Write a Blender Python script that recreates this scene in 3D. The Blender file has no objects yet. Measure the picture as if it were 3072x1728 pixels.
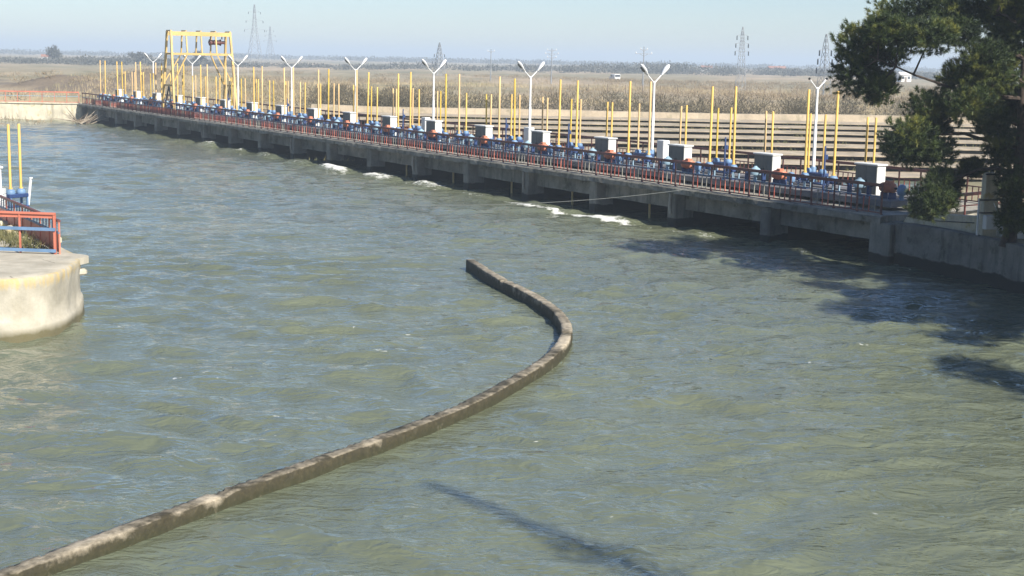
import bpy, math, random
import numpy as np
from mathutils import Vector, Matrix

R = math.radians
random.seed(7)
rng = np.random.default_rng(11)
scene = bpy.context.scene
col = scene.collection

# ------------------------------------------------------------------ camera
HC = 7.4
cam_d = bpy.data.cameras.new("camera")
cam_d.sensor_width = 36.0
cam_d.lens = 50.31
cam_d.clip_end = 20000
cam_d.clip_start = 0.1
cam = bpy.data.objects.new("camera", cam_d)
col.objects.link(cam)
cam.matrix_world = Matrix.Translation((0, 0, HC)) @ Matrix.Rotation(R(90 - 9.096), 4, 'X') @ Matrix.Rotation(R(1.146), 4, 'Z')
scene.camera = cam

# ------------------------------------------------------------------ light
SUN_AZ = R(38)       # to the right of straight behind the camera
SUN_EL = R(38)
sdir = Vector((math.sin(SUN_AZ) * math.cos(SUN_EL), -math.cos(SUN_AZ) * math.cos(SUN_EL), math.sin(SUN_EL)))
world = bpy.data.worlds.new("World")
scene.world = world
world.use_nodes = True
wn = world.node_tree
bg = wn.nodes["Background"]
sky = wn.nodes.new("ShaderNodeTexSky")
sky.sky_type = 'NISHITA'
sky.sun_disc = False
sky.sun_elevation = SUN_EL
sky.sun_rotation = math.atan2(sdir.x, sdir.y)
sky.altitude = 0
sky.air_density = 1.0
sky.dust_density = 0.25
sky.ozone_density = 5.0
tint = wn.nodes.new("ShaderNodeMix")
tint.data_type = 'RGBA'
tint.blend_type = 'MULTIPLY'
tint.inputs["Factor"].default_value = 1.0
tint.inputs["B"].default_value = (0.95, 0.97, 1.04, 1)
wn.links.new(sky.outputs[0], tint.inputs["A"])
wn.links.new(tint.outputs["Result"], bg.inputs[0])
bg.inputs[1].default_value = 0.068
sun_d = bpy.data.lights.new("sun", 'SUN')
sun_d.energy = 5.0
sun_d.angle = R(0.9)
sun_d.color = (1.0, 0.95, 0.86)
sun = bpy.data.objects.new("sun", sun_d)
col.objects.link(sun)
sun.location = (30, -40, 60)
sun.rotation_euler = sdir.to_track_quat('Z', 'Y').to_euler()

vs = scene.view_settings
vs.view_transform = 'Standard'
vs.look = 'None'
vs.exposure = 0.85
vs.gamma = 1.0
vs.use_curve_mapping = False
scene.cycles.use_denoising = True
scene.cycles.max_bounces = 6
scene.cycles.volume_bounces = 0
scene.cycles.transparent_max_bounces = 6

# ------------------------------------------------------------------ helpers
BRZ = R(31.3603)
BB = Vector((-math.sin(BRZ), math.cos(BRZ)))    # along the bridge, away
NN = Vector((math.cos(BRZ), math.sin(BRZ)))     # across the bridge, away


def P(s, w, z=0.0):
    q = BB * s + NN * w
    return Vector((q.x, q.y, z))


class MB:
    """collects shapes into one mesh"""
    def __init__(self):
        self.V = []
        self.F = []

    def add(self, vs_, fs_):
        o = len(self.V)
        self.V.extend([tuple(v) for v in vs_])
        self.F.extend([tuple(i + o for i in f) for f in fs_])
        return self

    def box(self, x0, x1, y0, y1, z0, z1, M=None):
        v = [(x0, y0, z0), (x1, y0, z0), (x1, y1, z0), (x0, y1, z0), (x0, y0, z1), (x1, y0, z1), (x1, y1, z1), (x0, y1, z1)]
        if M is not None:
            v = [M @ Vector(p) for p in v]
        return self.add(v, [(3, 2, 1, 0), (4, 5, 6, 7), (0, 1, 5, 4), (1, 2, 6, 5), (2, 3, 7, 6), (3, 0, 4, 7)])

    def cbox(self, x0, x1, y0, y1, z0, z1, c=0.02, M=None):
        """box with chamfered edges (two extra loops)"""
        def loop(i, z):
            return [(x0 + i, y0, z), (x1 - i, y0, z), (x1, y0 + i, z), (x1, y1 - i, z), (x1 - i, y1, z), (x0 + i, y1, z), (x0, y1 - i, z), (x0, y0 + i, z)]

        def inner(z):
            return [(x0 + 2 * c, y0 + c, z), (x1 - 2 * c, y0 + c, z), (x1 - c, y0 + 2 * c, z), (x1 - c, y1 - 2 * c, z), (x1 - 2 * c, y1 - c, z), (x0 + 2 * c, y1 - c, z), (x0 + c, y1 - 2 * c, z), (x0 + c, y0 + 2 * c, z)]
        v = inner(z0) + loop(c, z0 + c) + loop(c, z1 - c) + inner(z1)
        if M is not None:
            v = [M @ Vector(p) for p in v]
        f = [tuple(range(7, -1, -1)), tuple(range(24, 32))]
        for k in range(3):
            for i in range(8):
                j = (i + 1) % 8
                f.append((k * 8 + i, k * 8 + j, k * 8 + 8 + j, k * 8 + 8 + i))
        return self.add(v, f)

    def bar(self, p0, p1, a, b=None, up=(0, 0, 1)):
        """square bar from p0 to p1"""
        b = b or a
        p0, p1 = Vector(p0), Vector(p1)
        d = p1 - p0
        L = d.length
        d.normalize()
        u = Vector(up)
        if abs(d.dot(u)) > 0.98:
            u = Vector((0, 1, 0))
        x = d.cross(u).normalized()
        y = x.cross(d).normalized()
        v = []
        for t in (0, L):
            for sx, sy in ((-1, -1), (1, -1), (1, 1), (-1, 1)):
                v.append(p0 + d * t + x * (sx * a / 2) + y * (sy * b / 2))
        return self.add(v, [(3, 2, 1, 0), (4, 5, 6, 7), (0, 1, 5, 4), (1, 2, 6, 5), (2, 3, 7, 6), (3, 0, 4, 7)])

    def tube(self, pts, radii, n=8, cap=True):
        pts = [Vector(p) for p in pts]
        if not hasattr(radii, '__len__'):
            radii = [radii] * len(pts)
        v, f = [], []
        prev = None
        for i, p in enumerate(pts):
            d = (pts[min(i + 1, len(pts) - 1)] - pts[max(i - 1, 0)]).normalized()
            if prev is None:
                u = Vector((0, 0, 1)) if abs(d.z) < 0.9 else Vector((1, 0, 0))
                x = d.cross(u).normalized()
            else:
                x = (prev - d * prev.dot(d)).normalized()
            prev = x
            y = d.cross(x)
            for k in range(n):
                a = 2 * math.pi * k / n
                v.append(p + (x * math.cos(a) + y * math.sin(a)) * radii[i])
        for i in range(len(pts) - 1):
            for k in range(n):
                j = (k + 1) % n
                f.append((i * n + k, i * n + j, (i + 1) * n + j, (i + 1) * n + k))
        if cap:
            f.append(tuple(range(n - 1, -1, -1)))
            f.append(tuple(range((len(pts) - 1) * n, len(pts) * n)))
        return self.add(v, f)

    def lathe(self, prof, n=12, M=None):
        v, f = [], []
        for r, z in prof:
            for k in range(n):
                a = 2 * math.pi * k / n
                p = Vector((r * math.cos(a), r * math.sin(a), z))
                v.append(M @ p if M is not None else p)
        for i in range(len(prof) - 1):
            for k in range(n):
                j = (k + 1) % n
                f.append((i * n + k, i * n + j, (i + 1) * n + j, (i + 1) * n + k))
        f.append(tuple(range(n - 1, -1, -1)))
        f.append(tuple(range((len(prof) - 1) * n, len(prof) * n)))
        return self.add(v, f)

    def prism(self, poly, z0, z1):
        n = len(poly)
        v = [(p[0], p[1], z0) for p in poly] + [(p[0], p[1], z1) for p in poly]
        f = [tuple(range(n - 1, -1, -1)), tuple(range(n, 2 * n))]
        for i in range(n):
            j = (i + 1) % n
            f.append((i, j, n + j, n + i))
        return self.add(v, f)

    def mesh(self, name, mat, smooth=False):
        me = bpy.data.meshes.new(name)
        me.from_pydata(self.V, [], self.F)
        me.materials.append(mat)
        if smooth:
            me.polygons.foreach_set("use_smooth", [True] * len(me.polygons))
            me.set_sharp_from_angle(angle=R(40))
        me.update()
        return me

    def build(self, name, mat, parent=None, smooth=False, loc=None, rz=0.0):
        return link(name, self.mesh(name, mat, smooth), parent, loc, rz)


def link(name, me, parent=None, loc=None, rz=0.0):
    o = bpy.data.objects.new(name, me)
    col.objects.link(o)
    if parent is not None:
        o.parent = parent
    if loc is not None:
        o.location = loc
    o.rotation_euler = (0, 0, rz)
    return o


def arr_mesh(name, V, F, mat, smooth=False):
    me = bpy.data.meshes.new(name)
    V = np.asarray(V, np.float32)
    F = np.asarray(F, np.int32)
    k = F.shape[1]
    me.vertices.add(len(V))
    me.vertices.foreach_set("co", V.ravel())
    me.loops.add(F.size)
    me.loops.foreach_set("vertex_index", F.ravel())
    me.polygons.add(len(F))
    me.polygons.foreach_set("loop_start", np.arange(0, F.size, k, dtype=np.int32))
    me.polygons.foreach_set("loop_total", np.full(len(F), k, np.int32))
    if smooth:
        me.polygons.foreach_set("use_smooth", np.ones(len(F), bool))
    me.materials.append(mat)
    me.update(calc_edges=True)
    return me


def tag(o, label=None, cat=None, group=None, kind=None):
    if label:
        o["label"] = label
    if cat:
        o["category"] = cat
    if group:
        o["group"] = group
    if kind:
        o["kind"] = kind
    return o


def thing(name, label, cat, loc, rz=0.0, group=None):
    o = bpy.data.objects.new(name, None)
    col.objects.link(o)
    o.empty_display_size = 0.3
    o.location = loc
    o.rotation_euler = (0, 0, rz)
    return tag(o, label, cat, group)


def copy_tree(root, loc=None, rz=None, parent=None, label=None):
    c = root.copy()
    col.objects.link(c)
    if parent is not None:
        c.parent = parent
    if loc is not None:
        c.location = loc
    if rz is not None:
        c.rotation_euler = (0, 0, rz)
    if label:
        c["label"] = label
    for ch in list(root.children):
        copy_tree(ch, parent=c)
    return c


# 2-D value noise
_perm = rng.permutation(4096).astype(np.int64)
_val = rng.random(4096)


def vnoise(x, y):
    xi, yi = np.floor(x).astype(np.int64), np.floor(y).astype(np.int64)
    fx, fy = x - xi, y - yi
    fx = fx * fx * fx * (fx * (fx * 6 - 15) + 10)
    fy = fy * fy * fy * (fy * (fy * 6 - 15) + 10)

    def h(a, b):
        return _val[_perm[(a + _perm[b & 4095]) & 4095]]
    return (h(xi, yi) * (1 - fx) + h(xi + 1, yi) * fx) * (1 - fy) + (h(xi, yi + 1) * (1 - fx) + h(xi + 1, yi + 1) * fx) * fy


def fbm(x, y, o=4, g=0.5):
    r, a, t = 0.0, 1.0, 0.0
    for i in range(o):
        r = r + a * vnoise(x + 17.3 * i, y + 9.1 * i)
        t += a
        x, y, a = x * 2.03, y * 2.03, a * g
    return r / t


def sstep(a, b, x):
    t = np.clip((x - a) / (b - a), 0, 1)
    return t * t * (3 - 2 * t)


# ------------------------------------------------------------------ materials
def nodes_of(name):
    m = bpy.data.materials.new(name)
    m.use_nodes = True
    nt = m.node_tree
    return m, nt, nt.nodes["Principled BSDF"]


def noise_node(nt, scale, detail=4.0, rough=0.55, stretch=(1, 1, 1), vec=None, dist=0.0):
    n = nt.nodes.new("ShaderNodeTexNoise")
    n.inputs["Scale"].default_value = scale
    n.inputs["Detail"].default_value = detail
    n.inputs["Roughness"].default_value = rough
    n.inputs["Distortion"].default_value = dist
    mp = nt.nodes.new("ShaderNodeMapping")
    mp.inputs["Scale"].default_value = stretch
    if vec is None:
        g = nt.nodes.new("ShaderNodeNewGeometry")
        vec = g.outputs["Position"]
    nt.links.new(vec, mp.inputs["Vector"])
    nt.links.new(mp.outputs[0], n.inputs["Vector"])
    return n


def ramp(nt, src, stops):
    r = nt.nodes.new("ShaderNodeValToRGB")
    e = r.color_ramp.elements
    while len(e) < len(stops):
        e.new(0.5)
    for k, (p, c) in enumerate(stops):
        e[k].position = p
        e[k].color = (*c, 1) if len(c) == 3 else c
    nt.links.new(src, r.inputs[0])
    return r


def mix(nt, fac, a, b, mode='MIX'):
    m = nt.nodes.new("ShaderNodeMix")
    m.data_type = 'RGBA'
    m.blend_type = mode
    for sock, val in ((m.inputs["Factor"], fac), (m.inputs["A"], a), (m.inputs["B"], b)):
        if hasattr(val, "is_linked") or isinstance(val, bpy.types.NodeSocket):
            nt.links.new(val, sock)
        else:
            sock.default_value = val if not isinstance(val, tuple) else (*val, 1)
    return m.outputs["Result"]


def add_bump(nt, b, src, strength, dist=0.05):
    bp = nt.nodes.new("ShaderNodeBump")
    bp.inputs["Strength"].default_value = strength
    bp.inputs["Distance"].default_value = dist
    nt.links.new(src, bp.inputs["Height"])
    nt.links.new(bp.outputs[0], b.inputs["Normal"])
    return bp


def paint(name, c, wear=(0.16, 0.09, 0.05), amount=0.45, scale=6.0, rough=0.55, dirt=0.5):
    """painted steel: colour varies, some rust or dirt breaks through"""
    m, nt, b = nodes_of(name)
    n1 = noise_node(nt, scale, 5, 0.65, (1, 1, 0.6))
    n2 = noise_node(nt, scale * 0.35, 3, 0.5)
    c2 = tuple(min(1, v * 0.72) for v in c)
    base = ramp(nt, n2.outputs["Fac"], [(0.3, c2), (0.7, c)])
    f = ramp(nt, n1.outputs["Fac"], [(0.62 - 0.12 * amount, (0, 0, 0)), (0.74, (dirt, dirt, dirt))])
    out = mix(nt, f.outputs[0], base.outputs[0], wear)
    nt.links.new(out, b.inputs["Base Color"])
    b.inputs["Roughness"].default_value = rough
    add_bump(nt, b, n1.outputs["Fac"], 0.15, 0.01)
    return m


def concrete(name, c, dark=0.45, stain=(0.06, 0.06, 0.05), scale=1.2, moss=None, rough=0.9, wet=None):
    """weathered concrete: blotches, run-down streaks and optional lichen or moss"""
    m, nt, b = nodes_of(name)
    n1 = noise_node(nt, scale, 6, 0.6)
    n2 = noise_node(nt, scale * 2.6, 4, 0.6, (1, 1, 0.12))
    n3 = noise_node(nt, scale * 14, 4, 0.7)
    lo = tuple(v * dark for v in c)
    base = ramp(nt, n1.outputs["Fac"], [(0.3, lo), (0.62, c)])
    st = ramp(nt, n2.outputs["Fac"], [(0.52, (0, 0, 0)), (0.72, (0.75, 0.75, 0.75))])
    o = mix(nt, st.outputs[0], base.outputs[0], stain)
    if moss:
        n4 = noise_node(nt, scale * 1.7, 5, 0.65)
        mm = ramp(nt, n4.outputs["Fac"], [(0.55, (0, 0, 0)), (0.66, (0.85, 0.85, 0.85))])
        o = mix(nt, mm.outputs[0], o, moss)
    g = ramp(nt, n3.outputs["Fac"], [(0.2, (0.72, 0.72, 0.72)), (0.8, (1.12, 1.12, 1.12))])
    o = mix(nt, 0.8, o, g.outputs[0], 'MULTIPLY')
    if wet is not None:
        # algae and damp up to a wavering line above the water
        g5 = nt.nodes.new("ShaderNodeNewGeometry")
        s5 = nt.nodes.new("ShaderNodeSeparateXYZ")
        nt.links.new(g5.outputs["Position"], s5.inputs[0])
        m5 = nt.nodes.new("ShaderNodeMath")
        m5.operation = 'MULTIPLY_ADD'
        m5.inputs[1].default_value = -0.45
        nt.links.new(n1.outputs["Fac"], m5.inputs[0])
        nt.links.new(s5.outputs["Z"], m5.inputs[2])
        r5 = ramp(nt, m5.outputs[0], [(max(0.0, wet - 0.22), (1, 1, 1)), (max(0.04, wet - 0.16), (0, 0, 0))])
        o = mix(nt, r5.outputs[0], o, (0.022, 0.022, 0.016))
    nt.links.new(o, b.inputs["Base Color"])
    b.inputs["Roughness"].default_value = rough
    add_bump(nt, b, n3.outputs["Fac"], 0.5, 0.03)
    return m


def leafy(name, stops, scale=1.5, rough=0.7, trans=0.0):
    m, nt, b = nodes_of(name)
    n = noise_node(nt, scale, 3, 0.6)
    r = ramp(nt, n.outputs["Fac"], stops)
    nt.links.new(r.outputs[0], b.inputs["Base Color"])
    b.inputs["Roughness"].default_value = rough
    return m


MAT = {}
MAT['deck'] = concrete("deck_concrete", (0.36, 0.33, 0.27), 0.5, (0.07, 0.065, 0.055), 0.9)
MAT['fascia'] = concrete("fascia_concrete", (0.26, 0.243, 0.20), 0.36, (0.045, 0.045, 0.038), 0.8, moss=(0.05, 0.055, 0.03))
MAT['pier'] = concrete("pier_concrete", (0.25, 0.235, 0.195), 0.45, (0.05, 0.05, 0.042), 0.9, wet=0.30)
MAT['beam'] = concrete("beam_concrete", (0.20, 0.195, 0.20), 0.7, (0.10, 0.095, 0.09), 0.8)
MAT['pale'] = concrete("pale_concrete", (0.62, 0.56, 0.42), 0.72, (0.30, 0.26, 0.19), 1.1, moss=(0.40, 0.32, 0.14))
MAT['quay'] = concrete("quay_concrete", (0.23, 0.215, 0.18), 0.5, (0.03, 0.03, 0.025), 0.9, moss=(0.055, 0.06, 0.035), wet=0.42)
MAT['step'] = concrete("step_concrete", (0.46, 0.375, 0.265), 0.6, (0.20, 0.18, 0.125), 0.35, moss=(0.22, 0.19, 0.12))
MAT['riser'] = concrete("riser_and_shade_concrete", (0.045, 0.043, 0.03), 0.5, (0.04, 0.04, 0.03), 0.8)  # near-black risers; also the painted shade on the inner pier walls
MAT['red'] = paint("rust_red_paint", (0.34, 0.065, 0.04), (0.12, 0.07, 0.05), 0.6, 5)
MAT['darkred'] = paint("dark_red_paint", (0.15, 0.045, 0.035), (0.07, 0.05, 0.045), 0.7, 4)
MAT['salmon'] = paint("salmon_red_paint", (0.60, 0.19, 0.12), (0.34, 0.12, 0.08), 0.3, 5)
MAT['bluegrey'] = paint("blue_grey_paint", (0.09, 0.15, 0.24), (0.08, 0.08, 0.09), 0.6, 5)
MAT['skyblue'] = paint("sky_blue_paint", (0.15, 0.26, 0.42), (0.16, 0.20, 0.26), 0.3, 6)
MAT['paleblue'] = paint("pale_blue_paint", (0.28, 0.41, 0.50), (0.20, 0.22, 0.24), 0.3, 6)
MAT['navy'] = paint("navy_paint", (0.025, 0.055, 0.16), (0.04, 0.04, 0.05), 0.4, 6)
MAT['orange'] = paint("orange_paint", (0.58, 0.20, 0.11), (0.22, 0.10, 0.06), 0.3, 6)
MAT['yellow'] = paint("yellow_paint", (0.76, 0.49, 0.12), (0.46, 0.26, 0.07), 0.3, 3, dirt=0.5)
MAT['cream'] = paint("gantry_yellow", (0.60, 0.41, 0.14), (0.30, 0.18, 0.06), 0.35, 2.5)
MAT['white'] = paint("white_paint", (0.80, 0.80, 0.78), (0.45, 0.40, 0.34), 0.25, 4, dirt=0.4)
MAT['offwhite'] = paint("cabinet_paint", (0.72, 0.72, 0.69), (0.40, 0.36, 0.30), 0.35, 3, dirt=0.4)
MAT['grey_and_shade'] = paint("dark_grey_and_shade", (0.12, 0.13, 0.12), (0.12, 0.11, 0.10), 0.4, 4)  # dark grey; puts shade into the cabinet doors and lamp lenses
MAT['black'] = paint("dark_steel", (0.025, 0.025, 0.028), (0.05, 0.04, 0.035), 0.5, 5)
MAT['galv'] = paint("galvanised_steel", (0.26, 0.28, 0.30), (0.12, 0.12, 0.12), 0.4, 2)
MAT['wood'] = leafy("weathered_wood", [(0.3, (0.10, 0.07, 0.045)), (0.7, (0.26, 0.20, 0.14))], 9, 0.85)
MAT['palewood'] = leafy("driftwood", [(0.3, (0.16, 0.12, 0.08)), (0.7, (0.42, 0.36, 0.28))], 9, 0.85)
MAT['bark'] = leafy("pine_bark", [(0.3, (0.025, 0.018, 0.014)), (0.7, (0.085, 0.060, 0.045))], 8, 0.9)
MAT['needle'] = leafy("pine_needles", [(0.36, (0.013, 0.027, 0.006)), (0.52, (0.044, 0.068, 0.011)), (0.67, (0.20, 0.20, 0.030))], 0.9, 0.6)
MAT['brush'] = leafy("brush_twigs", [(0.3, (0.055, 0.048, 0.030)), (0.7, (0.12, 0.10, 0.062))], 0.25, 0.9)
MAT['tussock'] = leafy("dry_tussock", [(0.3, (0.15, 0.115, 0.065)), (0.7, (0.30, 0.225, 0.135))], 0.2, 0.9)
MAT['reed'] = leafy("dry_reeds", [(0.3, (0.19, 0.18, 0.085)), (0.5, (0.36, 0.285, 0.165)), (0.72, (0.42, 0.33, 0.20))], 0.07, 0.9)
MAT['wood_far'] = leafy("far_wood", [(0.3, (0.055, 0.058, 0.05)), (0.7, (0.11, 0.105, 0.085))], 0.05, 0.9)
MAT['weed'] = leafy("weed_leaves", [(0.3, (0.06, 0.075, 0.025)), (0.7, (0.20, 0.17, 0.07))], 3, 0.8)
MAT['tile'] = leafy("roof_tile", [(0.3, (0.24, 0.10, 0.06)), (0.7, (0.36, 0.17, 0.11))], 2, 0.85)
MAT['plaster'] = leafy("house_plaster", [(0.3, (0.62, 0.60, 0.55)), (0.7, (0.80, 0.78, 0.74))], 1, 0.85)
MAT['glass'] = paint("dark_glass", (0.03, 0.035, 0.045), (0.03, 0.03, 0.04), 0.1, 3, rough=0.15)
MAT['rubber'] = paint("tyre_rubber", (0.02, 0.02, 0.02), (0.05, 0.045, 0.04), 0.2, 5, rough=0.9)


def mat_ground():
    m, nt, b = nodes_of("plain_ground")
    n1 = noise_node(nt, 0.012, 6, 0.6, (1, 0.35, 1))
    n2 = noise_node(nt, 0.09, 6, 0.65, (1, 0.5, 1))
    n3 = noise_node(nt, 1.6, 5, 0.7)
    r1 = ramp(nt, n1.outputs["Fac"], [(0.33, (0.12, 0.13, 0.05)), (0.47, (0.24, 0.205, 0.115)), (0.6, (0.48, 0.35, 0.23)), (0.72, (0.30, 0.25, 0.14))])
    r2 = ramp(nt, n2.outputs["Fac"], [(0.32, (0.10, 0.095, 0.05)), (0.5, (0.30, 0.24, 0.145)), (0.68, (0.46, 0.37, 0.25))])
    o = mix(nt, 0.5, r1.outputs[0], r2.outputs[0])
    at = nt.nodes.new("ShaderNodeAttribute")
    at.attribute_name = "earth"
    ea_ = nt.nodes.new("ShaderNodeMath")
    ea_.operation = 'MULTIPLY_ADD'
    ea_.inputs[1].default_value = 0.7
    nt.links.new(at.outputs["Fac"], ea_.inputs[0])
    nt.links.new(n2.outputs["Fac"], ea_.inputs[2])
    re_ = ramp(nt, ea_.outputs[0], [(0.62, (0, 0, 0)), (0.85, (0.9, 0.9, 0.9))])
    o = mix(nt, re_.outputs[0], o, (0.15, 0.115, 0.08))
    r3 = ramp(nt, n3.outputs["Fac"], [(0.25, (0.6, 0.6, 0.6)), (0.75, (1.2, 1.2, 1.2))])
    o = mix(nt, 0.8, o, r3.outputs[0], 'MULTIPLY')
    nt.links.new(o, b.inputs["Base Color"])
    b.inputs["Roughness"].default_value = 0.95
    add_bump(nt, b, n3.outputs["Fac"], 0.8, 0.15)
    return m


def mat_water():
    m, nt, b = nodes_of("river_water")
    n0 = noise_node(nt, 0.045, 3, 0.5)
    n1 = noise_node(nt, 0.5, 4, 0.6, (0.6, 1, 1))
    r0 = ramp(nt, n0.outputs["Fac"], [(0.3, (0.105, 0.122, 0.085)), (0.7, (0.135, 0.146, 0.086))])
    r1 = ramp(nt, n1.outputs["Fac"], [(0.25, (0.88, 0.88, 0.88)), (0.75, (1.1, 1.1, 1.1))])
    basec = mix(nt, 1.0, r0.outputs[0], r1.outputs[0], 'MULTIPLY')
    at = nt.nodes.new("ShaderNodeAttribute")
    at.attribute_name = "foam"
    nf = noise_node(nt, 3.2, 6, 0.75, (1, 1, 1))
    ma = nt.nodes.new("ShaderNodeMath")
    ma.operation = 'ADD'
    nt.links.new(at.outputs["Fac"], ma.inputs[0])
    nt.links.new(nf.outputs["Fac"], ma.inputs[1])
    rf = ramp(nt, ma.outputs[0], [(0.80, (0, 0, 0)), (0.98, (1, 1, 1))])
    # drifting flecks of foam
    k1 = noise_node(nt, 5.5, 2, 0.6, (0.6, 1, 1), dist=0.5)
    k2 = noise_node(nt, 0.35, 3, 0.6)
    km = nt.nodes.new("ShaderNodeMath")
    km.operation = 'MULTIPLY'
    nt.links.new(k1.outputs["Fac"], km.inputs[0])
    nt.links.new(k2.outputs["Fac"], km.inputs[1])
    kr = ramp(nt, km.outputs[0], [(0.445, (0, 0, 0)), (0.475, (0.8, 0.8, 0.8))])
    basec = mix(nt, kr.outputs[0], basec, (0.60, 0.60, 0.55))
    c = mix(nt, rf.outputs[0], basec, (0.62, 0.62, 0.58))
    nt.links.new(c, b.inputs["Base Color"])
    rr = nt.nodes.new("ShaderNodeMapRange")
    rr.inputs["To Min"].default_value = 0.06
    rr.inputs["To Max"].default_value = 0.8
    nt.links.new(rf.outputs[0], rr.inputs["Value"])
    nt.links.new(rr.outputs[0], b.inputs["Roughness"])
    b.inputs["IOR"].default_value = 1.5
    b.inputs["Specular IOR Level"].default_value = 0.85
    w1 = noise_node(nt, 2.4, 2, 0.6, (0.55, 1.0, 1), dist=0.8)
    w2 = noise_node(nt, 4.6, 2.5, 0.55, (0.52, 1.0, 1), dist=0.9)
    w3 = noise_node(nt, 15.0, 3, 0.65, (0.55, 1.0, 1), dist=0.6)
    # ripples come in patches, with glassy boils between them
    pt = noise_node(nt, 0.55, 3, 0.6, (0.6, 1.0, 1), dist=1.2)
    pr_ = ramp(nt, pt.outputs["Fac"], [(0.36, (0.12, 0.12, 0.12)), (0.62, (1, 1, 1))])

    def ridge(n_):
        q = nt.nodes.new("ShaderNodeMath")
        q.operation = 'SUBTRACT'
        q.inputs[1].default_value = 0.5
        nt.links.new(n_.outputs["Fac"], q.inputs[0])
        r_ = nt.nodes.new("ShaderNodeMath")
        r_.operation = 'ABSOLUTE'
        nt.links.new(q.outputs[0], r_.inputs[0])
        k_ = nt.nodes.new("ShaderNodeMath")
        k_.operation = 'MULTIPLY'
        k_.inputs[1].default_value = -1.0
        nt.links.new(r_.outputs[0], k_.inputs[0])
        return k_.outputs[0]

    def madd(x_, f_, y_):
        q = nt.nodes.new("ShaderNodeMath")
        q.operation = 'MULTIPLY_ADD'
        nt.links.new(x_, q.inputs[0])
        q.inputs[1].default_value = f_
        nt.links.new(y_, q.inputs[2])
        return q
    fine = madd(ridge(w3), 0.14, ridge(w2))
    fm = nt.nodes.new("ShaderNodeMath")
    fm.operation = 'MULTIPLY'
    nt.links.new(fine.outputs[0], fm.inputs[0])
    nt.links.new(pr_.outputs[0], fm.inputs[1])
    ad = madd(fm.outputs[0], 0.85, w1.outputs["Fac"])
    add_bump(nt, b, ad.outputs[0], 0.62, 0.16)
    return m


def mat_wall():
    """training wall: bare sandy concrete patches on a brown algae skin, greener at the water line"""
    m, nt, b = nodes_of("training_wall")
    g = nt.nodes.new("ShaderNodeNewGeometry")
    at = nt.nodes.new("ShaderNodeAttribute")
    at.attribute_name = "bare"
    n1 = noise_node(nt, 2.2, 6, 0.7)
    n2 = noise_node(nt, 9, 5, 0.7)
    ad = nt.nodes.new("ShaderNodeMath")
    nt.links.new(at.outputs["Fac"], ad.inputs[0])
    nt.links.new(n1.outputs["Fac"], ad.inputs[1])
    rb = ramp(nt, ad.outputs[0], [(0.60, (0, 0, 0)), (0.98, (1, 1, 1))])
    algae = ramp(nt, n2.outputs["Fac"], [(0.25, (0.018, 0.015, 0.007)), (0.55, (0.042, 0.034, 0.015)), (0.8, (0.085, 0.068, 0.036))])
    sx = nt.nodes.new("ShaderNodeSeparateXYZ")
    nt.links.new(g.outputs["Position"], sx.inputs[0])
    mr = nt.nodes.new("ShaderNodeMapRange")
    mr.inputs["From Min"].default_value = 0.20
    mr.inputs["From Max"].default_value = 0.0
    nt.links.new(sx.outputs["Z"], mr.inputs["Value"])
    gm = nt.nodes.new("ShaderNodeMath")
    gm.operation = 'MULTIPLY'
    nt.links.new(mr.outputs[0], gm.inputs[0])
    nt.links.new(n1.outputs["Fac"], gm.inputs[1])
    a2 = mix(nt, gm.outputs[0], algae.outputs[0], (0.026, 0.032, 0.008))
    barec = ramp(nt, n2.outputs["Fac"], [(0.3, (0.24, 0.20, 0.14)), (0.7, (0.50, 0.43, 0.32))])
    o = mix(nt, rb.outputs[0], a2, barec.outputs[0])
    nt.links.new(o, b.inputs["Base Color"])
    b.inputs["Roughness"].default_value = 0.75
    add_bump(nt, b, n2.outputs["Fac"], 0.6, 0.03)
    return m


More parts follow.
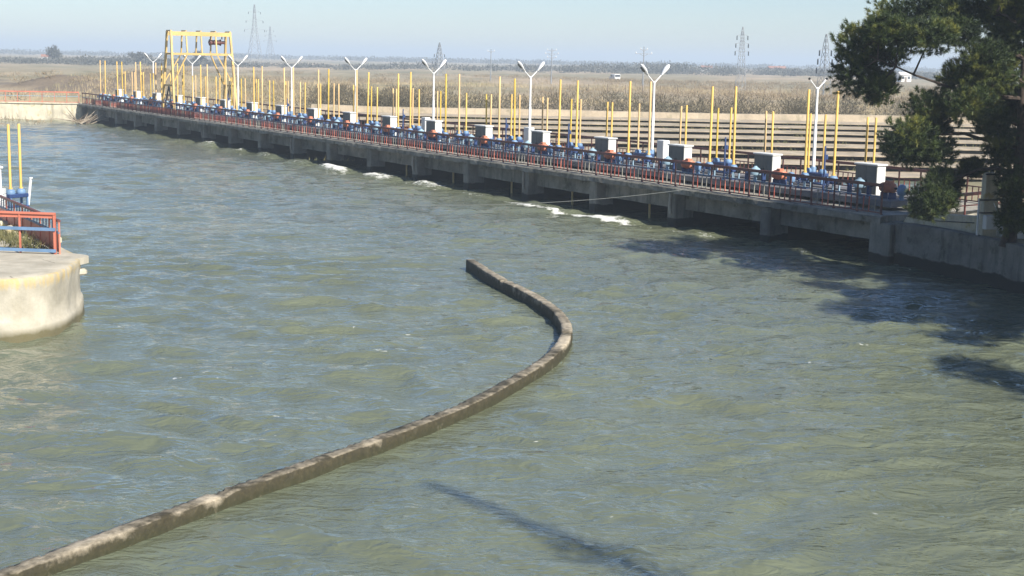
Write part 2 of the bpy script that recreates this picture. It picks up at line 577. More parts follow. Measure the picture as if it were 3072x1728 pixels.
def mat_nose():
    """pier nose: pale concrete with yellow lichen along its top edge and a dark damp foot"""
    m, nt, b = nodes_of("pier_nose_concrete")
    g = nt.nodes.new("ShaderNodeNewGeometry")
    sx = nt.nodes.new("ShaderNodeSeparateXYZ")
    nt.links.new(g.outputs["Position"], sx.inputs[0])
    n1 = noise_node(nt, 1.3, 6, 0.65)
    n2 = noise_node(nt, 5.0, 5, 0.7, (1, 1, 0.2))
    n3 = noise_node(nt, 16, 4, 0.7)
    base = ramp(nt, n1.outputs["Fac"], [(0.3, (0.29, 0.262, 0.20)), (0.65, (0.46, 0.42, 0.335))])
    st = ramp(nt, n2.outputs["Fac"], [(0.5, (0, 0, 0)), (0.75, (0.5, 0.5, 0.5))])
    o = mix(nt, st.outputs[0], base.outputs[0], (0.33, 0.29, 0.21))
    at = nt.nodes.new("ShaderNodeAttribute")
    at.attribute_name = "rim"
    mu = nt.nodes.new("ShaderNodeMath")
    mu.operation = 'MULTIPLY'
    nt.links.new(at.outputs["Fac"], mu.inputs[0])
    nt.links.new(n2.outputs["Fac"], mu.inputs[1])
    rl = ramp(nt, mu.outputs[0], [(0.40, (0, 0, 0)), (0.62, (0.75, 0.75, 0.75))])
    o = mix(nt, rl.outputs[0], o, (0.50, 0.36, 0.13))
    ad = nt.nodes.new("ShaderNodeMath")
    ad.operation = 'MULTIPLY_ADD'
    ad.inputs[1].default_value = 0.30
    ad.inputs[2].default_value = -0.15
    nt.links.new(n1.outputs["Fac"], ad.inputs[0])
    su = nt.nodes.new("ShaderNodeMath")
    su.operation = 'SUBTRACT'
    nt.links.new(sx.outputs["Z"], su.inputs[0])
    nt.links.new(ad.outputs[0], su.inputs[1])
    damp = ramp(nt, su.outputs[0], [(0.12, (1, 1, 1)), (0.30, (0, 0, 0))])
    o = mix(nt, damp.outputs[0], o, (0.115, 0.10, 0.05))
    nt.links.new(o, b.inputs["Base Color"])
    b.inputs["Roughness"].default_value = 0.9
    add_bump(nt, b, n3.outputs["Fac"], 0.5, 0.03)
    return m


MAT['ground'] = mat_ground()
MAT['water'] = mat_water()
MAT['trainwall'] = mat_wall()
MAT['nose'] = mat_nose()

# ------------------------------------------------------------------ ground
def terrain_h(x, y):
    s = x * BB.x + y * BB.y
    w = x * NN.x + y * NN.y
    d = np.hypot(x, y)
    land = 2.0 + (fbm(x * 0.03, y * 0.03, 4) - 0.5) * 1.2 + (fbm(x * 0.2, y * 0.2, 3) - 0.5) * 0.35
    land = land - 0.4 * sstep(200, 700, d)
    # borrow mounds on the far left bank
    for mx, my, mh, rx, ry in ((-61, 194, 1.9, 6, 6), (-52, 206, 2.6, 7, 8), (-46, 200, 1.6, 5, 6), (-40, 208, 1.3, 6, 6), (-56, 186, 0.8, 5, 4), (-32, 216, 1.1, 8, 8)):
        q = ((x - mx) / rx) ** 2 + ((y - my) / ry) ** 2
        land = land + mh * np.exp(-q * 1.4) * (0.55 + 0.9 * fbm(x * 0.3, y * 0.3, 4))
    # stepped spillway bed
    bed = -1.6 + 3.2 * sstep(92, 124, y)
    down = sstep(-14, -4, x)
    z = np.where(y < 150, np.minimum(land, bed * down + (1 - down) * (land - 0.6)), land)
    # upstream side of the bridge is open water
    up = np.where(x > -46.6, sstep(45.5, 44.5, w), sstep(156.5, 155.5, y))
    up = np.where((x > -46.6) & (s > 156.5), 0.0, up)
    z = z * (1 - up) + (-2.5) * up
    # small silt bank by the far-left wall
    q = ((x + 57) / 8.0) ** 2 + ((y - 141) / 8.0) ** 2
    z = np.maximum(z, -0.6 + 1.35 * np.exp(-q * 1.2) * (0.7 + 0.6 * fbm(x * 0.5, y * 0.5, 3)) - 0.0)
    # the river above the weir
    q = ((x + 150) / 46.0) ** 2 + ((y - 318) / 26.0) ** 2
    z = z - 4.5 * np.exp(-q ** 2 * 1.0)
    # open floor of the basin below the weir
    z = np.where(y < 92, np.minimum(z, -1.6), z)
    return z


def axis(parts):
    out = []
    for a, b_, n in parts:
        out += list(np.linspace(a, b_, n, endpoint=False))
    return np.array(out)


xs = axis([(-3500, -900, 20), (-900, -250, 60), (-250, -100, 70), (-100, 100, 170), (100, 300, 80), (300, 900, 60), (900, 3501, 20)])
ys = axis([(60, 150, 70), (150, 260, 110), (260, 420, 70), (420, 900, 60), (900, 2500, 40), (2500, 7001, 20)])
X, Y = np.meshgrid(xs, ys)
Z = terrain_h(X, Y)
V = np.stack([X.ravel(), Y.ravel(), Z.ravel()], 1)
nx, ny = len(xs), len(ys)
i = np.arange(nx * ny).reshape(ny, nx)
F = np.stack([i[:-1, :-1].ravel(), i[:-1, 1:].ravel(), i[1:, 1:].ravel(), i[1:, :-1].ravel()], 1)
earth = np.zeros_like(X)
for mx, my, rr_ in ((-61, 194, 9), (-54, 203, 8), (-56, 186, 7), (-70, 215, 9), (-84, 235, 12), (-100, 250, 10)):
    earth = np.maximum(earth, np.exp(-(((X - mx) / rr_) ** 2 + ((Y - my) / (rr_ * 0.8)) ** 2)))
me = arr_mesh("ground", V, F, MAT['ground'], True)
ea = me.attributes.new("earth", 'FLOAT', 'POINT')
ea.data.foreach_set("value", earth.ravel().astype(np.float32))
tag(link("ground", me), kind="structure")

# ------------------------------------------------------------------ water
ctrl = [(-9.0, 15.3), (-7.8, 17.4), (-6.6, 19.53), (-5.53, 21.39), (-4.6, 22.96), (-3.52, 24.71), (-2.27, 26.75), (-0.97, 29.15), (0.02, 31.53), (0.86, 33.95), (1.36, 36.3), (1.50, 38.3), (1.32, 40.3), (0.91, 42.2), (0.32, 44.15), (-0.47, 46.45), (-1.5, 50.3)]


def catmull(pts, step):
    out = []
    n = len(pts)
    for k in range(n - 1):
        p0, p1, p2, p3 = (Vector(pts[max(k - 1, 0)]), Vector(pts[k]), Vector(pts[k + 1]), Vector(pts[min(k + 2, n - 1)]))
        m_ = max(2, int((p2 - p1).length / step))
        for q in range(m_):
            t = q / m_
            out.append(0.5 * ((2 * p1) + (p2 - p0) * t + (2 * p0 - 5 * p1 + 4 * p2 - p3) * t * t + (3 * p1 - p0 - 3 * p2 + p3) * t ** 3))
    out.append(Vector(pts[-1]))
    return out


wx = np.arange(-80, 30.01, 0.2)
wy = axis([(9, 60, 400), (60, 100, 150), (100, 170, 140)])
wy = np.append(wy, 170.0)
X, Y = np.meshgrid(wx, wy)
S = X * BB.x + Y * BB.y
Wd = X * NN.x + Y * NN.y
dy = np.gradient(wy)[:, None]
warp = fbm(X * 0.12, Y * 0.12, 3) * 6
warp2 = fbm(X * 0.11 + 40, Y * 0.11 + 7, 3) * 6
Zw = np.zeros_like(X)
amp_mod = 0.55 + 0.9 * fbm(X * 0.09 + 3, Y * 0.13, 3)
for k in range(56):
    lam = 0.5 * (7.0 ** rng.random())
    th = math.pi / 2 + rng.normal(0, 0.62)
    kx, ky = math.cos(th) * 2 * math.pi / lam, math.sin(th) * 2 * math.pi / lam
    a = 0.0056 * lam ** 0.85
    ph = rng.random() * 6.28
    wv = np.sin(kx * (X + warp) + ky * (Y + warp2) + ph)
    Zw += a * wv * np.clip((lam / np.maximum(dy, 0.2) - 2.0) / 2.0, 0, 1)
Zw *= amp_mod
# the training wall takes the chop out of the water right beside it
near = np.full_like(X, 9.0)
sub = (X > -11) & (X < 4) & (Y < 53)
for q in catmull(ctrl, 0.25):
    near[sub] = np.minimum(near[sub], np.hypot(X[sub] - q.x, Y[sub] - q.y))
Zw *= 0.22 + 0.78 * sstep(0.2, 1.1, near)
# broken surges in front of the gate openings
bay_amp = 0.25 + 0.75 * vnoise(np.floor((S - 39.5) / 6.4) * 3.7 + 0.5, np.zeros_like(S) + 2.5)
surge = bay_amp ** 1.8 * 1.2 * np.exp(-((Wd - 39.3 + 0.8 * (fbm(S * 0.3, Wd * 0.1, 2) - 0.5)) / 0.9) ** 2) * sstep(38, 42, S) * (1 - sstep(152, 156, S))
bayph = (S - 39.5) / 6.4
Zw += surge * (0.24 * np.sin(2 * math.pi * (bayph - 0.2)) + 0.5 * (fbm(S * 0.9, Wd * 1.6, 4) - 0.45))
foam = np.clip(surge, 0, 1) * (0.18 + 0.95 * fbm(S * 0.55 + 5, Wd * 0.9, 3)) * (0.4 + 0.6 * np.clip(np.sin(2 * math.pi * (bayph - 0.15)), 0, 1))
foam += 0.16 * np.exp(-((Wd - 38.7 - 0.6 * (fbm(S * 0.2, Wd * 0.2, 2) - 0.5)) / 0.5) ** 2) * sstep(44, 50, S) * (1 - sstep(120, 150, S))
foam += 0.30 * np.exp(-((Wd - 38.6) / 0.35) ** 2) * sstep(52, 56, S) * (1 - sstep(62, 66, S))
foam *= 1 - 0.45 * sstep(75, 110, S)
V = np.stack([X.ravel(), Y.ravel(), Zw.ravel()], 1)
nx, ny = len(wx), len(wy)
i = np.arange(nx * ny).reshape(ny, nx)
F = np.stack([i[:-1, :-1].ravel(), i[:-1, 1:].ravel(), i[1:, 1:].ravel(), i[1:, :-1].ravel()], 1)
me = arr_mesh("water", V, F, MAT['water'], True)
fa = me.attributes.new("foam", 'FLOAT', 'POINT')
fa.data.foreach_set("value", foam.ravel().astype(np.float32))
tag(link("water", me), kind="structure")
mb = MB()
mb.add([(-420, 170.1, -0.02), (-80.1, 170.1, -0.02), (-80.1, 420, -0.02), (-420, 420, -0.02)], [(0, 1, 2, 3)])
tag(mb.build("river", MAT['water']), kind="structure")
tag(MB().add([(-60, -20, -3.0), (60, -20, -3.0), (60, 90, -3.0), (-60, 90, -3.0)], [(0, 1, 2, 3)]).build("river_bed", MAT['riser']), kind="structure")

# ------------------------------------------------------------------ training wall in the water
cl = catmull(ctrl, 0.07)
sec = [(0.19, -0.9), (0.18, -0.05), (0.172, 0.09), (0.168, 0.215), (0.150, 0.240), (0.06, 0.247), (0.0, 0.248), (-0.06, 0.247), (-0.150, 0.243), (-0.168, 0.222), (-0.17, 0.08), (-0.172, -0.05), (-0.172, -0.9)]
V, bare = [], []
arc = 0.0
joint_at = [(-4.72, 22.75), (1.47, 37.3), (-0.2, 45.7)]
for k, c in enumerate(cl):
    d = (cl[min(k + 1, len(cl) - 1)] - cl[max(k - 1, 0)]).normalized()
    nrm = Vector((d.y, -d.x))
    hh = 1.0 + 0.45 * float(sstep(30, 50, c.y)) + 0.08 * (float(fbm(np.array(c.x * 0.9), np.array(c.y * 0.9), 3)) - 0.5)
    jd = min(math.hypot(c.x - a, c.y - b_) for a, b_ in joint_at)
    hh *= 1 - 0.2 * math.exp(-(jd / 0.10) ** 2)
    wd = 0.92 - 0.1 * math.exp(-(jd / 0.09) ** 2)
    bv = 0.0
    for a, b_, rr_, am in ((-6.1, 20.2, 0.9, 0.42), (-5.2, 21.7, 0.35, 0.3), (-4.85, 22.45, 0.28, 0.42), (-7.2, 18.6, 0.5, 0.3), (-2.6, 26.1, 0.28, 0.36), (1.3, 36.0, 1.0, 0.5), (1.45, 38.6, 1.6, 0.36), (0.6, 43.2, 2.8, 0.36), (-0.6, 46.8, 3.2, 0.36), (0.5, 33.3, 0.25, 0.4), (-7.9, 17.2, 0.8, 0.3)):
        bv = max(bv, am * math.exp(-(math.hypot(c.x - a, c.y - b_) / rr_) ** 4))
    for j, (o_, z_) in enumerate(sec):
        nz = float(fbm(np.array(c.x * 4 + j * 0.35), np.array(c.y * 4 - j * 0.6), 3)) - 0.5
        p = c + nrm * (o_ * wd * (1 + 0.06 * nz))
        ch = max(0.0, float(fbm(np.array(c.x * 9 + j), np.array(c.y * 9), 2)) - 0.56) if j in (3, 4, 8, 9) else 0.0
        V.append((p.x - nrm.x * ch * 0.14 * (1 if o_ > 0 else -1), p.y - nrm.y * ch * 0.14 * (1 if o_ > 0 else -1), z_ * hh + (0.02 * nz if z_ > 0 else 0) - ch * 0.12))
        bare.append(max(bv, 0.20) if 4 <= j <= 8 else (bv - 0.12 if j in (3, 9) else 0.0))
ns = len(sec)
F = []
for k in range(len(cl) - 1):
    for j in range(ns - 1):
        F.append((k * ns + j, (k + 1) * ns + j, (k + 1) * ns + j + 1, k * ns + j + 1))
e = len(V)
me = arr_mesh("training_wall", V, F, MAT['trainwall'])
a_ = me.attributes.new("bare", 'FLOAT', 'POINT')
a_.data.foreach_set("value", np.array(bare, np.float32))
tw = link("training_wall", me)
tag(tw, "low hooked concrete wall with algae rising out of the open river", "wall")
endcap = MB().add([V[(len(cl) - 1) * ns + j] for j in range(ns)], [tuple(range(ns))])
endcap.build("end_face", MAT['quay'], tw)

# ------------------------------------------------------------------ weir bridge
S0, BAY, NB = 39.5, 6.4, 18
W0 = 40.3
DECK = 1.80
SE = S0 + BAY * NB
bridge = thing("weir_bridge", "long low concrete sluice bridge on piers crossing the river", "bridge", P(S0, W0, 0), BRZ)
# local frame: x = across (w - W0), y = along (s - S0)
LB = BAY * NB


def rough_slab(x0, x1, y0, y1, z0, z1, seg, jit):
    """long slab whose long edges are slightly broken"""
    m = MB()
    n = max(1, int((y1 - y0) / seg))
    rows = []
    for k in range(n + 1):
        y = y0 + (y1 - y0) * k / n
        e1, e2, e3 = (random.uniform(-jit, jit) for _ in range(3))
        rows.append([(x0 + e1, y, z0 + e3), (x0 + e2, y, z1 - 0.03), (x0 + 0.04 + e2, y, z1), (x1, y, z1), (x1, y, z0)])
    v = [p for r_ in rows for p in r_]
    f = []
    for k in range(n):
        for j in range(5):
            a, b_ = k * 5 + j, k * 5 + (j + 1) % 5
            f.append((a, b_, b_ + 5, a + 5))
    f.append((0, 4, 3, 2, 1))
    f.append(tuple(n * 5 + j for j in range(5)))
    return m.add(v, f)


rough_slab(-0.22, 8.2, -0.6, LB + 0.8, DECK - 0.24, DECK, 0.45, 0.018).build("deck", MAT['deck'], bridge)
rough_slab(-0.30, -0.02, -0.6, LB + 0.8, DECK - 0.30, DECK - 0.05, 0.35, 0.03).build("edge_beam", MAT['fascia'], bridge)
pm = MB()
# pier: body with a blunt nose that stands a little proud of the breast beams
pm.prism([(-0.16, 0.30), (-0.16, 0.80), (-0.10, 0.84), (0.9, 0.84), (0.9, 0.24), (-0.10, 0.24)][::-1], -2.4, DECK - 0.34)
pier_me = pm.mesh("pier", MAT['pier'])
back_me = MB().box(0.902, 7.9, 0.245, 0.835, -2.4, DECK - 0.25).mesh("shade_dark_pier_wall", MAT['riser'])  # inner pier coloured near black to put in the shade of the openings
bmh = rough_slab(0.40, 0.80, 0.845, BAY + 0.215, 0.74, DECK - 0.305, 0.5, 0.012)
beam_me = bmh.mesh("breast_beam", MAT['fascia'])
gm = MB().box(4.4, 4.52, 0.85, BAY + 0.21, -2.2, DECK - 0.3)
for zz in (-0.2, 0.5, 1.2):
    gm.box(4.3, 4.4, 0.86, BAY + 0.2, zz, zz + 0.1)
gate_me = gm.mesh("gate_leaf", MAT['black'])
rod_me = MB().tube([(0.55, 0, -1.2), (0.55, 0.03, 0.9)], 0.055, 6).mesh("gate_rod", MAT['cream'])
pipe_me = MB().tube([(-0.22, 0.55, DECK - 0.33), (-0.24, 0.57, 0.9), (-0.23, 0.52, 0.55)], [0.07, 0.075, 0.06], 7).mesh("drain_pipe", MAT['deck'])
for k in range(NB + 1):
    link("pier", pier_me, bridge, (0, k * BAY - 0.84, 0))
    link("shade_dark_pier_wall", back_me, bridge, (0, k * BAY - 0.84, 0))
    if k < NB:
        link("breast_beam", beam_me, bridge, (0, k * BAY - 0.84, 0))
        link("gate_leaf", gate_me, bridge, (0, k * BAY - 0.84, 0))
        if k in (2, 3, 4, 5, 6):
            link("gate_rod", rod_me, bridge, (0.35, k * BAY + 2.7 + 0.3 * (k % 2), 0), 0.05)
    if k in (2, 4, 6, 9, 12):
        link("drain_pipe", pipe_me, bridge, (0, k * BAY - 0.84, 0))
# raised machine beams along the deck with short supports
for x0, x1, z0, z1 in ((1.35, 2.75, DECK + 0.14, DECK + 0.4), (3.6, 4.6, DECK + 0.14, DECK + 0.4)):
    rough_slab(x0, x1, 0.5, LB - 0.4, z0, z1, 1.6, 0.008).build("machine_beam", MAT['beam'], bridge)
blk_me = [MB().box(1.45, 2.65, -0.2, 0.2, DECK - 0.01, DECK + 0.15).mesh("beam_support", MAT['deck']), MB().box(3.7, 4.5, -0.2, 0.2, DECK - 0.01, DECK + 0.15).mesh("beam_support", MAT['deck'])]
for k in range(NB * 2):
    for q in blk_me:
        link("beam_support", q, bridge, (0, 1.6 + k * 3.2, 0))

# railings --------------------------------------------------------------
PS = 1.28


def railing(name, label, loc, rz, n_panel, mats, balus=True, grp=None, bend=0.0):
    """rails along +y of a local frame, base at z = 0"""
    mp, mt, mm, mbal = mats
    L = n_panel * PS
    t = thing(name, label, "railing", loc, rz, grp)
    post_me = MB().bar((0, 0, -0.12), (0, 0, 1.13), 0.055).bar((-0.02, 0, 0.0), (0.05, 0, 0.0), 0.09).mesh("post", mp)
    for k in range(n_panel + 1):
        o = link("post", post_me, t, (0, k * PS, 0))
        o.rotation_euler = (random.uniform(-0.015, 0.015), random.uniform(-0.02, 0.02), 0)

    def rail(nm, z, a, b_, mt_, jit=0.008):
        m = MB()
        pts = [(random.uniform(-jit, jit), k * PS, z + random.uniform(-jit, jit)) for k in range(n_panel + 1)]
        for p, q in zip(pts[:-1], pts[1:]):
            m.bar(p, q, a, b_)
        m.build(nm, mt_, t)
    rail("top_rail", 1.12, 0.09, 0.12, mt)
    rail("middle_rail", 0.68, 0.045, 0.045, mm)
    rail("bottom_rail", 0.07, 0.05, 0.05, mp)
    if balus:
        bal_me = [MB().bar((0, 0, 0.09), (0, 0, 0.66), 0.034).mesh("baluster", q) for q in mbal]
        for k in range(n_panel):
            for j in (1, 2, 3):
                if random.random() < 0.035:
                    continue
                o = link("baluster", bal_me[min(int(random.random() ** 0.8 * len(bal_me)), len(bal_me) - 1)], t, (0, k * PS + j * PS / 4 + random.uniform(-0.02, 0.02), 0))
                o.rotation_euler = (random.uniform(-0.04, 0.04), 0, 0)
    return t


NP = int(LB / PS)
rail_near = railing("bridge_railing", "rusty red railing with upright bars on the river edge of the bridge", P(S0 - 0.3, W0 + 0.02, DECK), BRZ, NP, (MAT['darkred'], MAT['darkred'], MAT['bluegrey'], [MAT['salmon'], MAT['red'], MAT['deck'], MAT['red']]))  # pale and salmon bars have sunlight put into their colour
sheet_me = MB().box(0.03, 0.045, 0.03, PS - 0.03, 0.1, 0.6).mesh("sheet_panel", MAT['red'])
for k in list(range(62, 80)) + [82, 83, 86]:
    link("sheet_panel", sheet_me, rail_near, (0, k * PS, 0))
railing("bridge_railing", "dark red railing on the downstream edge of the bridge behind the hoists", P(S0 - 0.3, W0 + 7.6, DECK), BRZ, NP, (MAT['darkred'], MAT['darkred'], MAT['darkred'], [MAT['darkred'], MAT['red']]))

# hoists -----------------------------------------------------------------
MZ = DECK + 0.4


def tall_hoist():
    t = thing("gate_hoist", "single gate hoist in pale blue with tall yellow spindle tube on bridge", "hoist", (0, 0, 0), BRZ, "single tube gate hoists along the bridge")
    MB().cbox(-0.24, 0.24, -0.24, 0.24, 0.0, 0.05, 0.012).build("base_plate", MAT['navy'], t)
    leg = MB().bar((0, 0, 0.04), (0, 0, 0.34), 0.055).mesh("leg", MAT['paleblue'])
    for sx in (-1, 1):
        for sy in (-1, 1):
            link("leg", leg, t, (sx * 0.18, sy * 0.18, 0))
    MB().cbox(-0.22, 0.22, -0.22, 0.22, 0.335, 0.46, 0.03).build("gearbox", MAT['navy'], t)
    MB().lathe([(0.17, 0.455), (0.19, 0.50), (0.195, 0.56), (0.15, 0.64), (0.08, 0.68)], 12).build("hood", MAT['skyblue'], t, True)
    M = Matrix.Translation((0, 0, 0.40)) @ Matrix.Rotation(R(90), 4, 'X')
    MB().lathe([(0.045, -0.5), (0.045, -0.40), (0.10, -0.40), (0.10, -0.35), (0.045, -0.35), (0.045, 0.35), (0.10, 0.35), (0.10, 0.40), (0.045, 0.40), (0.045, 0.5)], 10, M).build("shaft", MAT['black'], t, True)
    hw = MB()
    ring = [(-0.36, 0.14 * math.cos(a_), 0.36 + 0.14 * math.sin(a_)) for a_ in [k * math.pi / 6 for k in range(13)]]
    hw.tube(ring, 0.018, 5, False).bar((-0.36, -0.14, 0.36), (-0.36, 0.14, 0.36), 0.02).bar((-0.36, 0, 0.22), (-0.36, 0, 0.50), 0.02).tube([(-0.37, 0, 0.36), (-0.2, 0, 0.39)], 0.02, 5)
    hw.build("handwheel", MAT['navy'], t)
    MB().lathe([(0.056, 0.66), (0.056, 4.15), (0.046, 4.17)], 10).lathe([(0.085, 0.66), (0.085, 0.74)], 10).build("spindle_tube", MAT['yellow'], t, True)
    return t


def gear_stand():
    t = thing("gear_stand", "pale domed bevel gear stand on the bridge deck", "gear stand", (0, 0, 0), BRZ, "domed gear stands along the bridge")
    MB().cbox(-0.2, 0.2, -0.22, 0.22, 0.0, 0.05, 0.01).build("base_plate", MAT['navy'], t)
    MB().lathe([(0.10, 0.04), (0.08, 0.10), (0.08, 0.30), (0.14, 0.34)], 9).build("column", MAT['paleblue'], t, True)
    MB().lathe([(0.25, 0.33), (0.27, 0.40), (0.26, 0.50), (0.19, 0.61), (0.09, 0.67), (0.06, 0.72)], 12).build("dome", MAT['paleblue'], t, True)
    MB().tube([(0, -0.75, 0.44), (0, 0.75, 0.44)], 0.04, 7).build("shaft", MAT['black'], t, True)
    for sy in (-1, 1):
        MB().cbox(-0.09, 0.09, sy * 0.55 - 0.06, sy * 0.55 + 0.06, 0.0, 0.5, 0.012).build("bearing", MAT['navy'], t)
    return t


def twin_hoist(half, nm, lab, grp):
    t = thing(nm, lab, "hoist", (0, 0, 0), BRZ, grp)
    L = half + 0.2
    MB().cbox(-0.22, 0.22, -L, L, 0.0, 0.05, 0.012).build("base_plate", MAT['navy'], t)
    leg = MB().bar((0, 0, 0.04), (0, 0, 0.36), 0.07).mesh("leg", MAT['skyblue'])
    for sx in (-1, 1):
        for sy in (-1, 1):
            link("leg", leg, t, (sx * 0.16, sy * (L - 0.06), 0))
    MB().cbox(-0.2, 0.2, -L, L, 0.355, 0.5, 0.02).build("gearbox", MAT['navy'], t)
    hood = MB().lathe([(0.17, 0.495), (0.18, 0.56), (0.15, 0.64), (0.08, 0.68)], 10).mesh("hood", MAT['skyblue'], True)
    tube = MB().lathe([(0.050, 0.66), (0.050, 3.05), (0.042, 3.07)], 9).lathe([(0.075, 0.66), (0.075, 0.72)], 9).mesh("spindle_tube", MAT['yellow'], True)
    for sy in (-1, 1):
        link("hood", hood, t, (0, sy * half, 0))
        link("spindle_tube", tube, t, (0, sy * half, 0))
    return t


def motor():
    t = thing("drive_motor", "orange electric drive motor between two hoists on bridge", "motor", (0, 0, 0), BRZ, "orange motors between the hoists")
    for sy in (-0.22, 0.22):
        MB().cbox(-0.18, 0.18, sy - 0.05, sy + 0.05, 0.0, 0.26, 0.012).build("pedestal", MAT['navy'], t)
    MB().lathe([(0.15, 0.20), (0.19, 0.28), (0.19, 0.46), (0.13, 0.58), (0.06, 0.62)], 11, Matrix.Translation((0, -0.72, 0))).lathe([(0.09, 0.0), (0.09, 0.21)], 8, Matrix.Translation((0, -0.72, 0))).build("gear_head", MAT['skyblue'], t, True)
    M = Matrix.Translation((0, 0, 0.44)) @ Matrix.Rotation(R(90), 4, 'X') @ Matrix.Diagonal((0.9, 0.9, 0.9, 1.0))
    prof = [(0.08, -0.42), (0.2, -0.40), (0.22, -0.34)]
    for k in range(7):
        z = -0.26 + k * 0.075
        prof += [(0.235, z), (0.235, z + 0.03), (0.205, z + 0.035), (0.205, z + 0.07)]
    prof += [(0.22, 0.3), (0.15, 0.36), (0.06, 0.37)]
    MB().lathe(prof, 14, M).build("motor_body", MAT['orange'], t, True)
    MB().cbox(-0.12, 0.12, -0.12, 0.12, 0.61, 0.72, 0.015).build("terminal_box", MAT['orange'], t)
    MB().tube([(0, -0.36, 0.44), (0, -0.60, 0.44)], 0.05, 8).build("coupling", MAT['black'], t, True)
    return t


def cabinet():
    t = thing("control_cabinet", "white steel control cabinet with two doors standing on bridge deck", "cabinet", (0, 0, 0), BRZ, "white control cabinets along the bridge")
    MB().cbox(-0.24, 0.24, -0.62, 0.62, 0.10, 1.55, 0.015).build("body", MAT['offwhite'], t)
    MB().cbox(-0.30, 0.30, -0.68, 0.68, 1.545, 1.62, 0.015).build("roof_cap", MAT['offwhite'], t)
    d = MB().cbox(-0.265, -0.235, -0.302, 0.302, 0.12, 1.53, 0.01).box(-0.272, -0.264, -0.22, -0.05, 0.3, 1.3).box(-0.272, -0.264, 0.05, 0.22, 0.3, 1.3).mesh("door", MAT['grey_and_shade'])  # doors toned dark to carry the shade on the water side
    h = MB().box(-0.30, -0.272, -0.02, 0.02, 0.75, 0.95).mesh("handle", MAT['black'])
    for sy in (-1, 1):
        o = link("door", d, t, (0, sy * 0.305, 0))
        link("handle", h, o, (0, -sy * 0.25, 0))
    ft = MB().box(-0.05, 0.05, -0.05, 0.05, 0.0, 0.11).mesh("foot", MAT['black'])
    for sx in (-1, 1):
        for sy in (-1, 1):
            link("foot", ft, t, (sx * 0.18, sy * 0.55, 0))
    return t


def lever():
    t = thing("vent_pipe", "thin dark blue upright pipe with side bracket on bridge", "pipe", (0, 0, 0), BRZ, "dark blue pipes along the bridge")
    MB().tube([(0, 0, 0), (0, 0, 1.75), (0.02, 0.02, 1.9)], [0.045, 0.04, 0.04], 8).build("pipe", MAT['navy'], t, True)
    MB().cbox(0.03, 0.14, -0.05, 0.05, 1.35, 1.55, 0.01).build("bracket", MAT['navy'], t)
    MB().lathe([(0.11, 0), (0.11, 0.02), (0.06, 0.04)], 8).build("flange", MAT['skyblue'], t)
    return t


protos = {}
ORD = "first second third fourth fifth sixth seventh eighth ninth tenth eleventh twelfth thirteenth fourteenth fifteenth sixteenth seventeenth eighteenth".split()


MAT['yellow2'] = paint("faded_yellow_paint", (0.70, 0.47, 0.21), (0.50, 0.30, 0.15), 0.3, 3)
MAT['yellow3'] = paint("dirty_yellow_paint", (0.62, 0.42, 0.06), (0.16, 0.10, 0.05), 0.8, 3, dirt=0.8)
alt_tubes = {}


def vary(o):
    for ch in o.children:
        if ch.name.startswith("spindle_tube"):
            me0 = ch.data
            key = me0.name
            if key not in alt_tubes:
                alt_tubes[key] = [me0]
                for mt_ in ('yellow2', 'yellow3'):
                    c_ = me0.copy()
                    c_.name = "spindle_tube"
                    c_.materials[0] = MAT[mt_]
                    alt_tubes[key].append(c_)
            ch.data = random.choices(alt_tubes[key], (5, 3, 2))[0]
            ch.scale = (1, 1, random.uniform(0.985, 1.02))
            ch.rotation_euler = (random.gauss(0, 0.006), random.gauss(0, 0.006), 0)


def place(key, make, s, w, z, rz=BRZ, label=None, tilt=None):
    if key not in protos:
        protos[key] = make()
        o = protos[key]
        o.location = P(s, w, z)
        o.rotation_euler = (0, 0, rz)
    else:
        o = copy_tree(protos[key], P(s, w, z), rz)
        vary(o)
    if label:
        o["label"] = label
    if tilt:
        o.rotation_euler = (tilt[0], tilt[1], rz)
    return o


